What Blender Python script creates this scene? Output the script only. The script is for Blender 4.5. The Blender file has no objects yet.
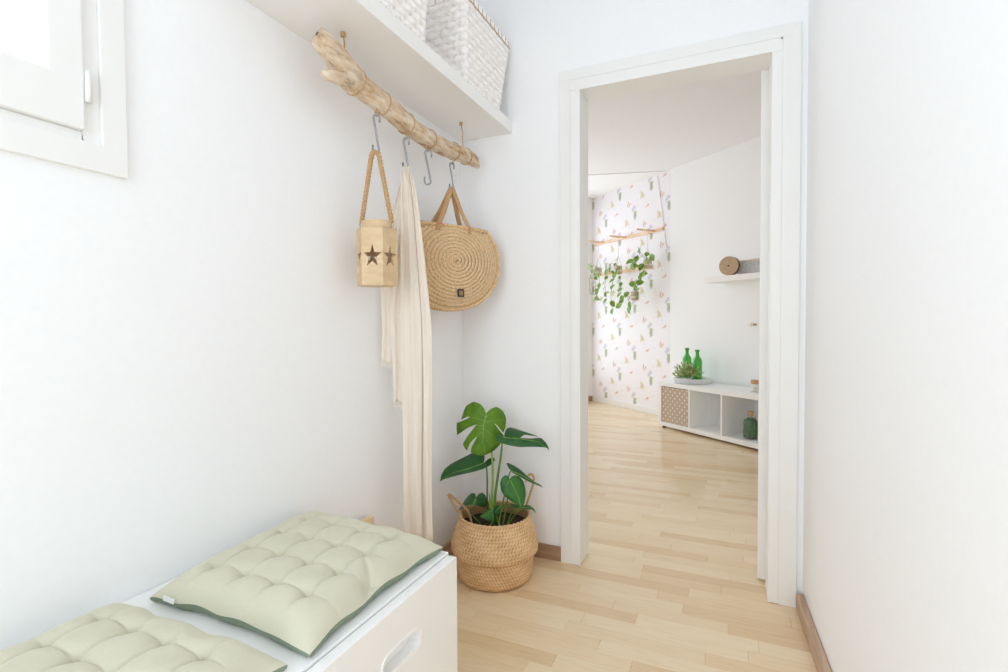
import bpy, bmesh, math, random
from mathutils import Vector, Matrix

random.seed(7)
scene = bpy.context.scene
C = scene.collection

# ------------------------------------------------------------------ camera
F_PX, YAW, PIT, ROL = 513.287, math.radians(23.999), math.radians(-1.5287), math.radians(-0.3033)
CAM = Vector((0, 0, 1.03))
FW = Vector((-math.sin(YAW) * math.cos(PIT), math.cos(YAW) * math.cos(PIT), math.sin(PIT)))
_r = Vector((math.cos(YAW), math.sin(YAW), 0))
_u = _r.cross(FW)
RT = math.cos(ROL) * _r + math.sin(ROL) * _u
UP = -math.sin(ROL) * _r + math.cos(ROL) * _u
cd = bpy.data.cameras.new('camera')
cd.sensor_width = 36.0
cd.lens = F_PX / 1008 * 36
cd.clip_start = 0.01
co = bpy.data.objects.new('camera', cd)
C.objects.link(co)
co.matrix_world = Matrix(((RT.x, UP.x, -FW.x, CAM.x), (RT.y, UP.y, -FW.y, CAM.y), (RT.z, UP.z, -FW.z, CAM.z), (0, 0, 0, 1)))
scene.camera = co

# ------------------------------------------------------------------ world, daylight, exposure
scene.view_settings.view_transform = 'Standard'
scene.view_settings.look = 'None'
scene.view_settings.gamma = 1
scene.view_settings.use_curve_mapping = False
scene.view_settings.exposure = -0.16
scene.cycles.max_bounces = 14
scene.cycles.diffuse_bounces = 10
scene.cycles.transparent_max_bounces = 16
scene.cycles.caustics_reflective = False
scene.cycles.caustics_refractive = False
w = bpy.data.worlds.new('daylight_sky')
scene.world = w
w.use_nodes = True
w.node_tree.nodes['Background'].inputs[0].default_value = (0.90, 0.95, 1.0, 1)
w.node_tree.nodes['Background'].inputs[1].default_value = 1.6


def window_light(name, loc, direction, sx, sy, power, col=(0.85, 0.935, 1.0)):
    l = bpy.data.lights.new(name, 'AREA')
    l.shape = 'RECTANGLE'
    l.size, l.size_y, l.energy, l.color = sx, sy, power, col
    o = bpy.data.objects.new(name, l)
    C.objects.link(o)
    o.location = loc
    o.rotation_euler = Vector(direction).to_track_quat('-Z', 'Y').to_euler()
    return o


D = Vector((0.766, -0.6428, 0))      # along the far room's long wall
N = Vector((-0.6428, -0.766, 0))     # out of that wall into the room


def W(s, o, z=0.0):                  # far-room frame to world
    p = D * s + N * o
    return Vector((p.x, p.y, z))


window_light('daylight_hall_window', (-1.186, 0.23, 1.80), (1, 0, 0), 0.58, 0.64, 6.0)
window_light('daylight_hall_glazed_door', (-0.42, -1.42, 1.25), (0, 1, 0), 1.0, 2.0, 30)
_wl = W(-5.625, -2.55, 1.38)
window_light('daylight_far_window', _wl, D, 2.50, 2.06, 43, (0.86, 0.938, 1.0))

# ------------------------------------------------------------------ helpers


def pix(x, y):
    return FW + RT * ((x - 504) / F_PX) - UP * ((y - 336) / F_PX)


def on_plane(x, y, p, n):
    d = pix(x, y)
    n = Vector(n)
    return CAM + d * ((Vector(p) - CAM).dot(n) / d.dot(n))


class MB:
    def __init__(self):
        self.v, self.f = [], []

    def add(self, vs, fs):
        o = len(self.v)
        self.v += [Vector(p) for p in vs]
        self.f += [tuple(i + o for i in q) for q in fs]
        return self

    def box(self, x0, x1, y0, y1, z0, z1):
        return self.add([(x0, y0, z0), (x1, y0, z0), (x1, y1, z0), (x0, y1, z0), (x0, y0, z1), (x1, y0, z1), (x1, y1, z1), (x0, y1, z1)],
                        [(0, 3, 2, 1), (4, 5, 6, 7), (0, 1, 5, 4), (1, 2, 6, 5), (2, 3, 7, 6), (3, 0, 4, 7)])

    def fbox(self, s0, s1, o0, o1, z0, z1):      # a box in the far-room frame
        ps = [W(s, o, z) for z in (z0, z1) for s, o in ((s0, o0), (s1, o0), (s1, o1), (s0, o1))]
        return self.add(ps, [(0, 1, 2, 3), (7, 6, 5, 4), (4, 5, 1, 0), (5, 6, 2, 1), (6, 7, 3, 2), (7, 4, 0, 3)])

    def wall(self, p0, p1, t, z0, z1):           # slab from p0 to p1, t thick to its right
        p0, p1 = Vector((p0[0], p0[1], 0)), Vector((p1[0], p1[1], 0))
        d = (p1 - p0).normalized()
        q = Vector((d.y, -d.x, 0)) * t
        base = [p0, p1, p1 + q, p0 + q]
        vs = [b + Vector((0, 0, z0)) for b in base] + [b + Vector((0, 0, z1)) for b in base]
        return self.add(vs, [(0, 1, 2, 3), (7, 6, 5, 4), (4, 5, 1, 0), (5, 6, 2, 1), (6, 7, 3, 2), (7, 4, 0, 3)])

    def tube(self, pts, rad, n=8, closed=False, flat=1.0, ref=None):
        pts = [Vector(p) for p in pts]
        m = len(pts)
        if not hasattr(rad, '__len__'):
            rad = [rad] * m
        rings = []
        prev = None
        for i, p in enumerate(pts):
            if closed:
                t = pts[(i + 1) % m] - pts[i - 1]
            else:
                t = pts[min(i + 1, m - 1)] - pts[max(i - 1, 0)]
            t.normalize()
            if prev is None:
                a = Vector(ref) if ref is not None else (Vector((0, 0, 1)) if abs(t.z) < 0.9 else Vector((1, 0, 0)))
            else:
                a = prev
            a = (a - t * a.dot(t)).normalized()
            prev = a
            b = t.cross(a)
            rings.append([p + (a * math.cos(2 * math.pi * k / n) + b * (math.sin(2 * math.pi * k / n) * flat)) * rad[i] for k in range(n)])
        o = len(self.v)
        for r in rings:
            self.v += r
        for i in range(m if closed else m - 1):
            j = (i + 1) % m
            for k in range(n):
                k2 = (k + 1) % n
                self.f.append((o + i * n + k, o + i * n + k2, o + j * n + k2, o + j * n + k))
        if not closed:
            self.f.append(tuple(o + k for k in reversed(range(n))))
            self.f.append(tuple(o + (m - 1) * n + k for k in range(n)))
        return self

    def lathe(self, prof, c, n=32, cap0=True, cap1=True):   # profile (r, z) about a vertical axis at c
        c = Vector(c)
        o = len(self.v)
        for r, z in prof:
            for k in range(n):
                a = 2 * math.pi * k / n
                self.v.append(c + Vector((r * math.cos(a), r * math.sin(a), z)))
        for i in range(len(prof) - 1):
            for k in range(n):
                k2 = (k + 1) % n
                self.f.append((o + i * n + k, o + i * n + k2, o + (i + 1) * n + k2, o + (i + 1) * n + k))
        if cap0:
            self.f.append(tuple(o + k for k in reversed(range(n))))
        if cap1:
            e = o + (len(prof) - 1) * n
            self.f.append(tuple(e + k for k in range(n)))
        return self

    def build(self, name, m, parent=None, smooth=False, bevel=0.0, seg=2, subsurf=0, solid=0.0):
        org = world_origin(parent) if parent else Vector((0, 0, 0))
        me = bpy.data.meshes.new(name)
        me.from_pydata([tuple(v - org) for v in self.v], [], self.f)
        if bevel:
            bm = bmesh.new()
            bm.from_mesh(me)
            bmesh.ops.remove_doubles(bm, verts=bm.verts, dist=1e-6)
            es = [e for e in bm.edges if len(e.link_faces) == 2 and e.calc_face_angle(0) > 0.6]
            bmesh.ops.bevel(bm, geom=es, offset=bevel, segments=seg, affect='EDGES', profile=0.5)
            bm.to_mesh(me)
            bm.free()
        me.materials.append(m)
        if smooth:
            me.shade_smooth()
        o = bpy.data.objects.new(name, me)
        C.objects.link(o)
        if parent:
            o.parent = parent
        if solid:
            md = o.modifiers.new('thickness', 'SOLIDIFY')
            md.thickness = solid
            md.offset = 0
        if subsurf:
            md = o.modifiers.new('smoothing', 'SUBSURF')
            md.levels = md.render_levels = subsurf
        return o


def world_origin(o):
    p = Vector((0, 0, 0))
    while o:
        p = p + o.location
        o = o.parent
    return p


def tag(o, label=None, cat=None, group=None, kind=None):
    if label:
        o['label'] = label
    if cat:
        o['category'] = cat
    if group:
        o['group'] = group
    if kind:
        o['kind'] = kind
    return o


def thing(name, loc, label, cat, group=None):
    o = bpy.data.objects.new(name, None)
    C.objects.link(o)
    o.location = loc
    return tag(o, label, cat, group)


def structure(o):
    o['kind'] = 'structure'
    return o


def struct_empty(name, loc=(0, 0, 0)):
    o = bpy.data.objects.new(name, None)
    C.objects.link(o)
    o.location = loc
    return structure(o)


def srgb(*c):
    c = [x / 255 for x in c]
    return tuple((x / 12.92 if x <= 0.04045 else ((x + 0.055) / 1.055) ** 2.4) for x in c) + (1,)


def lerp(a, b, t):
    return a + (b - a) * t


# ------------------------------------------------------------------ materials


class NT:
    def __init__(self, name):
        self.m = bpy.data.materials.new(name)
        self.m.use_nodes = True
        self.t = self.m.node_tree
        self.b = self.t.nodes['Principled BSDF']

    def n(self, kind, **kw):
        x = self.t.nodes.new(kind)
        for k, v in kw.items():
            setattr(x, k, v)
        return x

    def l(self, a, b):
        self.t.links.new(a, b)

    def coord(self, scale=(1, 1, 1), kind='position', rot=(0, 0, 0)):
        mp = self.n('ShaderNodeMapping')
        mp.inputs['Scale'].default_value = scale
        mp.inputs['Rotation'].default_value = rot
        if kind == 'position':
            self.l(self.n('ShaderNodeNewGeometry').outputs['Position'], mp.inputs[0])
        else:
            self.l(self.n('ShaderNodeTexCoord').outputs[kind], mp.inputs[0])
        return mp.outputs[0]

    def noise(self, vec, scale, detail=3, rough=0.5):
        x = self.n('ShaderNodeTexNoise')
        x.inputs['Scale'].default_value = scale
        x.inputs['Detail'].default_value = detail
        x.inputs['Roughness'].default_value = rough
        self.l(vec, x.inputs['Vector'])
        return x.outputs['Fac']

    def ramp(self, fac, stops):
        r = self.n('ShaderNodeValToRGB')
        e = r.color_ramp.elements
        while len(e) < len(stops):
            e.new(0.5)
        for i, (p, c) in enumerate(stops):
            e[i].position = p
            e[i].color = c
        self.l(fac, r.inputs[0])
        return r.outputs[0]

    def mix(self, fac, a, b, blend='MIX'):
        x = self.n('ShaderNodeMix', data_type='RGBA', blend_type=blend)
        for v, i in ((fac, 0), (a, 6), (b, 7)):
            if hasattr(v, 'is_output'):
                self.l(v, x.inputs[i])
            else:
                x.inputs[i].default_value = v
        return x.outputs[2]

    def math(self, op, a, b=0.0, c=0.0):
        x = self.n('ShaderNodeMath', operation=op)
        for i, v in enumerate((a, b, c)):
            if hasattr(v, 'is_output'):
                self.l(v, x.inputs[i])
            else:
                x.inputs[i].default_value = v
        return x.outputs[0]

    def bump(self, h, strength=0.3, dist=0.002):
        x = self.n('ShaderNodeBump')
        x.inputs['Strength'].default_value = strength
        x.inputs['Distance'].default_value = dist
        self.l(h, x.inputs['Height'])
        self.l(x.outputs[0], self.b.inputs['Normal'])

    def color(self, c):
        if hasattr(c, 'is_output'):
            self.l(c, self.b.inputs['Base Color'])
        else:
            self.b.inputs['Base Color'].default_value = c


def plain(name, col, rough=0.5, var=0.04, scale=30, bump=0.0, dist=0.001, metal=0.0, stretch=(1, 1, 1), spec=0.5):
    t = NT(name)
    v = t.coord(stretch)
    f = t.noise(v, scale)
    dark = tuple(c * (1 - var) for c in col[:3]) + (1,)
    lite = tuple(min(1, c * (1 + var)) for c in col[:3]) + (1,)
    t.color(t.ramp(f, [(0.3, dark), (0.7, lite)]))
    t.b.inputs['Roughness'].default_value = rough
    t.b.inputs['Metallic'].default_value = metal
    t.b.inputs['Specular IOR Level'].default_value = spec
    if bump:
        t.bump(f, bump, dist)
    return t.m


def wood(name, c0, c1, c2, axis=0, grain=60, rough=0.55, bump=0.2):
    t = NT(name)
    sc = [1.0, 1.0, 1.0]
    sc[axis] = 0.06
    v = t.coord(tuple(sc))
    f = t.noise(v, grain, 4, 0.6)
    g = t.noise(t.coord(), 9, 2)
    col = t.ramp(f, [(0.3, c0), (0.5, c1), (0.7, c2)])
    t.color(t.mix(0.25, col, t.ramp(g, [(0.3, c0), (0.7, c2)])))
    t.b.inputs['Roughness'].default_value = rough
    t.bump(f, bump, 0.001)
    return t.m


M = {}
M['wall'] = plain('white_wall_paint', srgb(247, 247, 248), 0.9, 0.008, 60, 0.12, 0.0008, spec=0.2)
M['ceiling'] = plain('ceiling_paint', srgb(241, 240, 242), 0.95, 0.01, 40, 0.1, 0.0008, spec=0.15)
M['trim'] = plain('white_trim_lacquer', srgb(241, 240, 238), 0.45, 0.01, 8)
M['lacquer'] = plain('white_furniture_lacquer', srgb(244, 244, 243), 0.4, 0.01, 10)
M['shelfwhite'] = plain('white_shelf_foil', srgb(243, 241, 238), 0.45, 0.01, 10)
M['base_wood'] = wood('walnut_baseboard', srgb(140, 108, 84), srgb(166, 131, 104), srgb(186, 153, 124), 0, 50)
M['base_wood_y'] = wood('walnut_baseboard_lengthwise', srgb(164, 132, 106), srgb(186, 154, 128), srgb(208, 182, 156), 1, 50)
M['steel'] = plain('brushed_steel', srgb(165, 165, 167), 0.38, 0.08, 90, metal=1.0)
M['brass'] = plain('dull_metal', srgb(170, 165, 150), 0.4, 0.1, 90, metal=1.0)
M['driftwood'] = None


def make_driftwood():
    t = NT('bleached_driftwood')
    v = t.coord((1.2, 0.16, 1.2))
    f = t.noise(v, 60, 5, 0.65)
    g = t.noise(t.coord((1, 0.5, 1)), 26, 4, 0.65)
    a = t.ramp(f, [(0.36, srgb(120, 90, 62)), (0.44, srgb(196, 168, 136)), (0.62, srgb(232, 216, 194))])
    b = t.ramp(g, [(0.36, srgb(190, 146, 98)), (0.5, srgb(220, 198, 170)), (0.66, srgb(240, 228, 210))])
    t.color(t.mix(0.5, a, b))
    t.b.inputs['Roughness'].default_value = 0.85
    t.bump(f, 0.6, 0.003)
    return t.m


M['driftwood'] = make_driftwood()
M['jute'] = plain('jute_cord', srgb(196, 160, 116), 0.9, 0.25, 300, 0.5, 0.001)
M['birch'] = wood('pale_birch', srgb(222, 192, 150), srgb(236, 210, 170), srgb(245, 224, 190), 0, 55)
M['birch_z'] = wood('pale_pine', srgb(200, 168, 126), srgb(214, 185, 146), srgb(225, 200, 165), 0, 40)
M['rail_wood'] = wood('warm_rail_wood', srgb(226, 188, 150), srgb(238, 206, 172), srgb(246, 222, 194), 0, 30)
M['raffia_dark'] = plain('raffia_coil', srgb(217, 182, 136), 0.8, 0.36, 170, 0.6, 0.002)
M['raffia_light'] = plain('cream_stitching', srgb(226, 206, 174), 0.85, 0.14, 300, 0.3, 0.001)
M['strap'] = plain('tan_leather_strap', srgb(190, 150, 104), 0.6, 0.1, 80, 0.2)
M['linen'] = None


def make_linen(name, col, weave=900, rough=0.95, trans=0.0):
    t = NT(name)
    v = t.coord((1, 1, 1))
    a = t.noise(t.coord((1, 1, 0.05)), weave, 2)
    b = t.noise(t.coord((0.05, 0.05, 1)), weave, 2)
    s = t.math('ADD', a, b)
    g = t.noise(v, 12, 3)
    d = tuple(c * 0.95 for c in col[:3]) + (1,)
    l = tuple(min(1, c * 1.03) for c in col[:3]) + (1,)
    cc = t.ramp(t.math('MULTIPLY', s, 0.5), [(0.35, d), (0.65, l)])
    t.color(t.mix(0.3, cc, t.ramp(g, [(0.3, d), (0.7, l)])))
    t.b.inputs['Roughness'].default_value = rough
    t.b.inputs['Sheen Weight'].default_value = 0.15
    t.bump(s, 0.25, 0.0006)
    if trans:
        tr = t.n('ShaderNodeBsdfTranslucent')
        tr.inputs[0].default_value = col
        mx = t.n('ShaderNodeMixShader')
        mx.inputs[0].default_value = trans
        t.l(t.b.outputs[0], mx.inputs[1])
        t.l(tr.outputs[0], mx.inputs[2])
        t.l(mx.outputs[0], t.t.nodes['Material Output'].inputs[0])
    return t.m


M['linen'] = make_linen('cream_linen', srgb(250, 242, 231), trans=0.25)
M['sage'] = make_linen('sage_cotton', srgb(208, 205, 182))
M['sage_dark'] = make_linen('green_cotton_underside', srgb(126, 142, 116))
M['white_label'] = plain('white_woven_label', srgb(238, 238, 236), 0.9, 0.03, 200)
M['basket_white'] = plain('white_wash_woven_strip', srgb(251, 246, 242), 0.75, 0.015, 40, 0.15)
M['twine'] = plain('brown_twine', srgb(176, 146, 112), 0.9, 0.1, 200)


def make_seagrass():
    t = NT('seagrass_weave')
    v = t.coord((1, 1, 1))
    geo = t.n('ShaderNodeAttribute', attribute_name='tone')
    g = t.noise(v, 120, 3)
    s = t.math('ADD', t.math('MULTIPLY', geo.outputs['Fac'], 0.75), t.math('MULTIPLY', g, 0.35))
    t.color(t.ramp(s, [(0.10, srgb(156, 112, 72)), (0.5, srgb(212, 172, 124)), (0.9, srgb(236, 206, 164))]))
    t.b.inputs['Roughness'].default_value = 0.75
    t.bump(g, 0.35, 0.001)
    return t.m


M['seagrass'] = make_seagrass()
M['soil'] = plain('potting_soil', srgb(74, 54, 40), 1.0, 0.4, 160, 1.0, 0.01)


def make_leaf(name, c0, c1, rough=0.4, trans=0.12):
    t = NT(name)
    g = t.noise(t.coord(), 25, 3)
    col = t.ramp(g, [(0.3, c0), (0.7, c1)])
    t.color(col)
    t.b.inputs['Roughness'].default_value = rough
    t.b.inputs['Specular IOR Level'].default_value = 0.35
    t.bump(g, 0.15, 0.001)
    tr = t.n('ShaderNodeBsdfTranslucent')
    t.l(col, tr.inputs[0])
    mx = t.n('ShaderNodeMixShader')
    mx.inputs[0].default_value = trans
    t.l(t.b.outputs[0], mx.inputs[1])
    t.l(tr.outputs[0], mx.inputs[2])
    t.l(mx.outputs[0], t.t.nodes['Material Output'].inputs[0])
    return t.m


M['leaf_bright'] = make_leaf('young_monstera_leaf', srgb(84, 130, 24), srgb(108, 152, 34), 0.42, 0.2)
M['leaf_dark'] = make_leaf('dark_monstera_leaf', srgb(42, 88, 44), srgb(58, 106, 56), 0.4)
M['leaf_mid'] = make_leaf('mid_monstera_leaf', srgb(46, 104, 40), srgb(64, 124, 50), 0.4)
M['stalk'] = make_leaf('green_stalk', srgb(92, 134, 50), srgb(122, 160, 70), 0.45)
M['rib'] = make_leaf('pale_leaf_rib', srgb(138, 182, 72), srgb(160, 198, 92), 0.45)
M['pothos'] = make_leaf('pothos_leaf', srgb(92, 130, 42), srgb(152, 184, 80), 0.4, 0.3)
M['bush'] = make_leaf('sprig_leaf', srgb(124, 148, 78), srgb(202, 210, 156), 0.6, 0.35)
M['kallax_in'] = M['lacquer']
M['dot_box'] = None


def make_dots():
    t = NT('beige_dotted_fabric')
    tc = t.n('ShaderNodeTexCoord')
    sep = t.n('ShaderNodeSeparateXYZ')
    t.l(tc.outputs['Object'], sep.inputs[0])
    u = t.math('ADD', t.math('MULTIPLY', sep.outputs[0], 0.766 / 0.06), t.math('MULTIPLY', sep.outputs[1], -0.6428 / 0.06))
    v = t.math('MULTIPLY', sep.outputs[2], 1 / 0.06)
    # two interleaved square grids of dots
    best = None
    for off in (0.0, 0.5):
        du = t.math('SUBTRACT', t.math('FRACT', t.math('ADD', u, 50 + off)), 0.5)
        dv = t.math('SUBTRACT', t.math('FRACT', t.math('ADD', v, 50 + off)), 0.5)
        r2 = t.math('ADD', t.math('MULTIPLY', du, du), t.math('MULTIPLY', dv, dv))
        mk = t.math('LESS_THAN', r2, 0.13 ** 2)
        best = mk if best is None else t.math('MAXIMUM', best, mk)
    t.color(t.mix(best, srgb(192, 172, 154), srgb(240, 234, 226)))
    t.b.inputs['Roughness'].default_value = 0.9
    return t.m


M['dot_box'] = make_dots()


def glass(name, col, ior_gloss=0.12, tint=0.85, rough=0.03):
    t = NT(name)
    tr = t.n('ShaderNodeBsdfTransparent')
    tr.inputs[0].default_value = col
    gl = t.n('ShaderNodeBsdfGlossy')
    gl.inputs['Roughness'].default_value = rough
    df = t.b
    df.inputs['Base Color'].default_value = col
    df.inputs['Roughness'].default_value = 0.1
    m1 = t.n('ShaderNodeMixShader')
    m1.inputs[0].default_value = 1 - tint
    t.l(tr.outputs[0], m1.inputs[1])
    t.l(df.outputs[0], m1.inputs[2])
    lw = t.n('ShaderNodeLayerWeight')
    lw.inputs[0].default_value = 0.5
    m2 = t.n('ShaderNodeMixShader')
    t.l(t.math('ADD', t.math('MULTIPLY', t.math('POWER', lw.outputs['Facing'], 4.0), 0.4), 0.03), m2.inputs[0])
    t.l(m1.outputs[0], m2.inputs[1])
    t.l(gl.outputs[0], m2.inputs[2])
    t.l(m2.outputs[0], t.t.nodes['Material Output'].inputs[0])
    return t.m


M['pane'] = glass('window_glass', (0.96, 0.98, 1, 1), tint=0.97)
M['green_glass'] = glass('green_bottle_glass', srgb(110, 208, 100), tint=0.6)
M['clear_glass'] = glass('clear_jar_glass', (0.96, 0.98, 0.97, 1), tint=0.95)
M['cork'] = plain('cork', srgb(200, 156, 112), 0.9, 0.12, 150, 0.3)
M['moss'] = plain('moss_filling', srgb(70, 108, 66), 1.0, 0.7, 90, 1.0, 0.006)
M['wax'] = plain('cream_wax', srgb(236, 230, 220), 0.6, 0.02, 20)
M['wicker_white'] = plain('white_wicker', srgb(236, 236, 238), 0.8, 0.06, 90, 0.2)
M['reel_face'] = wood('reel_face_wood', srgb(176, 148, 118), srgb(194, 166, 136), srgb(206, 180, 150), 0, 70)
M['reel_side'] = plain('dark_reel_side', srgb(110, 88, 72), 0.9, 0.2, 90, 0.3)
M['dark'] = plain('dark_hole', srgb(60, 46, 38), 0.9, 0.1, 40)
M['grey_box'] = plain('mottled_grey_card', srgb(196, 196, 196), 0.85, 0.2, 70)
M['beige_edge'] = plain('beige_box_lid', srgb(226, 208, 184), 0.7, 0.05, 40)
M['white_cable'] = plain('white_cable_sheath', srgb(236, 234, 232), 0.5, 0.02, 30)
M['foot'] = plain('dark_foot', srgb(110, 92, 76), 0.5, 0.1, 40)
M['patch'] = plain('black_patch', srgb(58, 54, 48), 0.7, 0.1, 200)
M['patch_in'] = plain('tan_patch', srgb(150, 128, 92), 0.7, 0.15, 400)
M['pink'] = plain('pink_thread', srgb(206, 110, 118), 0.9, 0.1, 200)
M['macrame'] = plain('white_macrame_string', srgb(232, 222, 214), 0.9, 0.06, 200)
M['woven_jar'] = plain('grey_brown_woven_cover', srgb(206, 184, 168), 0.9, 0.3, 160, 0.4)


def make_floor():
    t = NT('maple_laminate')
    at = t.n('ShaderNodeAttribute', attribute_name='tone')
    off = t.n('ShaderNodeCombineXYZ')
    t.l(t.math('MULTIPLY', at.outputs['Fac'], 37.0), off.inputs[0])
    t.l(t.math('MULTIPLY', at.outputs['Fac'], 91.0), off.inputs[1])
    add = t.n('ShaderNodeVectorMath', operation='ADD')
    t.l(t.n('ShaderNodeNewGeometry').outputs['Position'], add.inputs[0])
    t.l(off.outputs[0], add.inputs[1])
    mp = t.n('ShaderNodeMapping')
    mp.inputs['Scale'].default_value = (0.9, 9, 1)
    t.l(add.outputs[0], mp.inputs[0])
    g1 = t.noise(mp.outputs[0], 9, 5, 0.6)
    mp2 = t.n('ShaderNodeMapping')
    mp2.inputs['Scale'].default_value = (1.5, 4, 1)
    t.l(add.outputs[0], mp2.inputs[0])
    g2 = t.noise(mp2.outputs[0], 4, 3, 0.6)
    base = t.ramp(at.outputs['Fac'], [(0.0, srgb(220, 190, 152)), (0.35, srgb(231, 207, 172)), (0.75, srgb(237, 218, 187)), (1.0, srgb(241, 225, 196))])
    grain = t.ramp(g1, [(0.25, srgb(216, 186, 148)), (0.5, srgb(236, 214, 180)), (0.75, srgb(244, 229, 202))])
    c = t.mix(0.35, base, grain)
    kn = t.ramp(g2, [(0.0, srgb(190, 150, 110)), (0.30, srgb(246, 234, 214)), (1.0, srgb(250, 242, 228))])
    t.color(t.mix(0.3, c, kn, 'MULTIPLY'))
    t.b.inputs['Roughness'].default_value = 0.2
    t.b.inputs['Specular IOR Level'].default_value = 0.55
    t.bump(g1, 0.05, 0.0006)
    return t.m


M['floor'] = make_floor()


def make_wallpaper():
    t = NT('floral_wallpaper')
    geo = t.n('ShaderNodeNewGeometry')
    sep = t.n('ShaderNodeSeparateXYZ')
    t.l(geo.outputs['Position'], sep.inputs[0])
    s = t.math('ADD', t.math('MULTIPLY', sep.outputs[0], 0.766), t.math('MULTIPLY', sep.outputs[1], -0.6428))
    # tile 0.27 wide, 0.54 high, half drop; window of u is [-0.195, 0.075] around each vase
    u = t.math('ADD', s, 5.5 - 0.01 + 0.195)
    col = t.math('FLOOR', t.math('DIVIDE', u, 0.27))
    uu = t.math('SUBTRACT', t.math('SUBTRACT', u, t.math('MULTIPLY', col, 0.27)), 0.195)
    par = t.math('FLOORED_MODULO', col, 2.0)
    v = t.math('ADD', sep.outputs[2], t.math('ADD', t.math('MULTIPLY', par, 0.27), 0.54 * 4 + 0.27 - 0.36))
    vv = t.math('SUBTRACT', t.math('FLOORED_MODULO', v, 0.54), 0.27)
    cmb = t.n('ShaderNodeCombineXYZ')
    t.l(uu, cmb.inputs[0])
    t.l(vv, cmb.inputs[1])
    wob = t.noise(t.coord(), 70, 2)
    cur = t.mix(t.noise(t.coord(), 3, 2), srgb(246, 243, 246), srgb(243, 239, 243))
    olive, grn, teal = srgb(176, 176, 112), srgb(140, 152, 92), srgb(150, 178, 156)
    yel, gold, rust, pink = srgb(222, 208, 156), srgb(206, 186, 124), srgb(208, 150, 118), srgb(226, 184, 164)
    vio, grey = srgb(206, 202, 218), srgb(220, 212, 216)
    blobs = [  # cx, cy, rx, ry, angle, colour
        (0.0, 0.0, 0.022, 0.042, 0, grn), (0.004, 0.012, 0.010, 0.026, 0, teal), (-0.012, 0.046, 0.018, 0.010, 25, olive), (0.020, 0.044, 0.016, 0.009, -30, olive),
        (-0.02, 0.085, 0.034, 0.016, 20, vio), (-0.035, 0.075, 0.014, 0.024, -30, vio), (0.005, 0.10, 0.014, 0.018, 30, grey), (-0.015, 0.11, 0.018, 0.012, 0, vio),
        (-0.122, 0.155, 0.010, 0.030, -15, rust), (-0.096, 0.140, 0.008, 0.024, -20, rust), (-0.078, 0.150, 0.006, 0.016, -25, pink), (-0.120, 0.125, 0.006, 0.012, 10, pink),
        (-0.160, -0.035, 0.017, 0.022, 15, yel), (-0.150, -0.070, 0.018, 0.016, -20, gold), (-0.122, -0.085, 0.017, 0.016, 30, yel), (-0.135, -0.050, 0.010, 0.024, 35, gold), (-0.165, -0.09, 0.012, 0.014, 0, yel),
        (-0.066, -0.200, 0.024, 0.009, 25, pink), (-0.050, -0.190, 0.010, 0.016, -30, rust), (-0.086, -0.206, 0.014, 0.006, -20, yel),
        (-0.10, -0.125, 0.008, 0.008, 0, vio), (0.04, -0.16, 0.008, 0.008, 0, grey), (0.045, 0.17, 0.009, 0.009, 0, grey),
    ]
    wv = t.n('ShaderNodeCombineXYZ')
    t.l(t.math('MULTIPLY', t.math('SUBTRACT', wob, 0.5), 0.018), wv.inputs[0])
    ad = t.n('ShaderNodeVectorMath', operation='ADD')
    t.l(cmb.outputs[0], ad.inputs[0])
    t.l(wv.outputs[0], ad.inputs[1])
    for cx, cy, rx, ry, ang, c in blobs:
        mp = t.n('ShaderNodeMapping', vector_type='TEXTURE')
        mp.inputs['Location'].default_value = (cx, cy, 0)
        mp.inputs['Rotation'].default_value = (0, 0, math.radians(ang))
        mp.inputs['Scale'].default_value = (rx * 1.2, ry * 1.15, 1)
        t.l(ad.outputs[0], mp.inputs[0])
        ln = t.n('ShaderNodeVectorMath', operation='LENGTH')
        t.l(mp.outputs[0], ln.inputs[0])
        mr = t.n('ShaderNodeMapRange')
        mr.inputs['From Min'].default_value = 1.15
        mr.inputs['From Max'].default_value = 0.75
        mr.inputs['To Max'].default_value = 0.62
        t.l(ln.outputs['Value'], mr.inputs['Value'])
        cur = t.mix(mr.outputs[0], cur, c)
    t.color(cur)
    t.b.inputs['Roughness'].default_value = 0.85
    t.b.inputs['Specular IOR Level'].default_value = 0.2
    return t.m


M['wallpaper'] = make_wallpaper()

# ------------------------------------------------------------------ setting: the hall
XL, YB, ZC, YR = -1.147, 2.10, 2.63, -1.30          # left wall, wall with the door, ceiling, rear wall
XR0, XR1 = 0.236, 0.413                              # right wall at the door wall and at the rear
FX0, FX1, FY1 = -3.95, 2.1, 6.85

# left wall with the window opening
wy0, wy1, wz0, wz1 = -0.10, 0.60, 1.385, 2.20
mb = MB()
mb.box(XL - 0.14, XL, YR, wy0, 0, ZC).box(XL - 0.14, XL, wy1, YB, 0, ZC)
mb.box(XL - 0.14, XL, wy0, wy1, 0, wz0).box(XL - 0.14, XL, wy0, wy1, wz1, ZC)
structure(mb.build('wall_left', M['wall']))
# wall with the door opening (it is also the near wall of the far room)
dx0, dx1, dz = -0.60, 0.1425, 2.005
BT = 2.205
mb = MB()
mb.box(FX0, dx0, YB, BT, 0, ZC).box(dx1, FX1, YB, BT, 0, ZC).box(dx0, dx1, YB, BT, dz, ZC)
structure(mb.build('wall_back', M['wall']))
structure(MB().wall((XR0, YB), (XR1, YR), -0.12, 0, ZC).build('wall_right', M['wall']))
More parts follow.
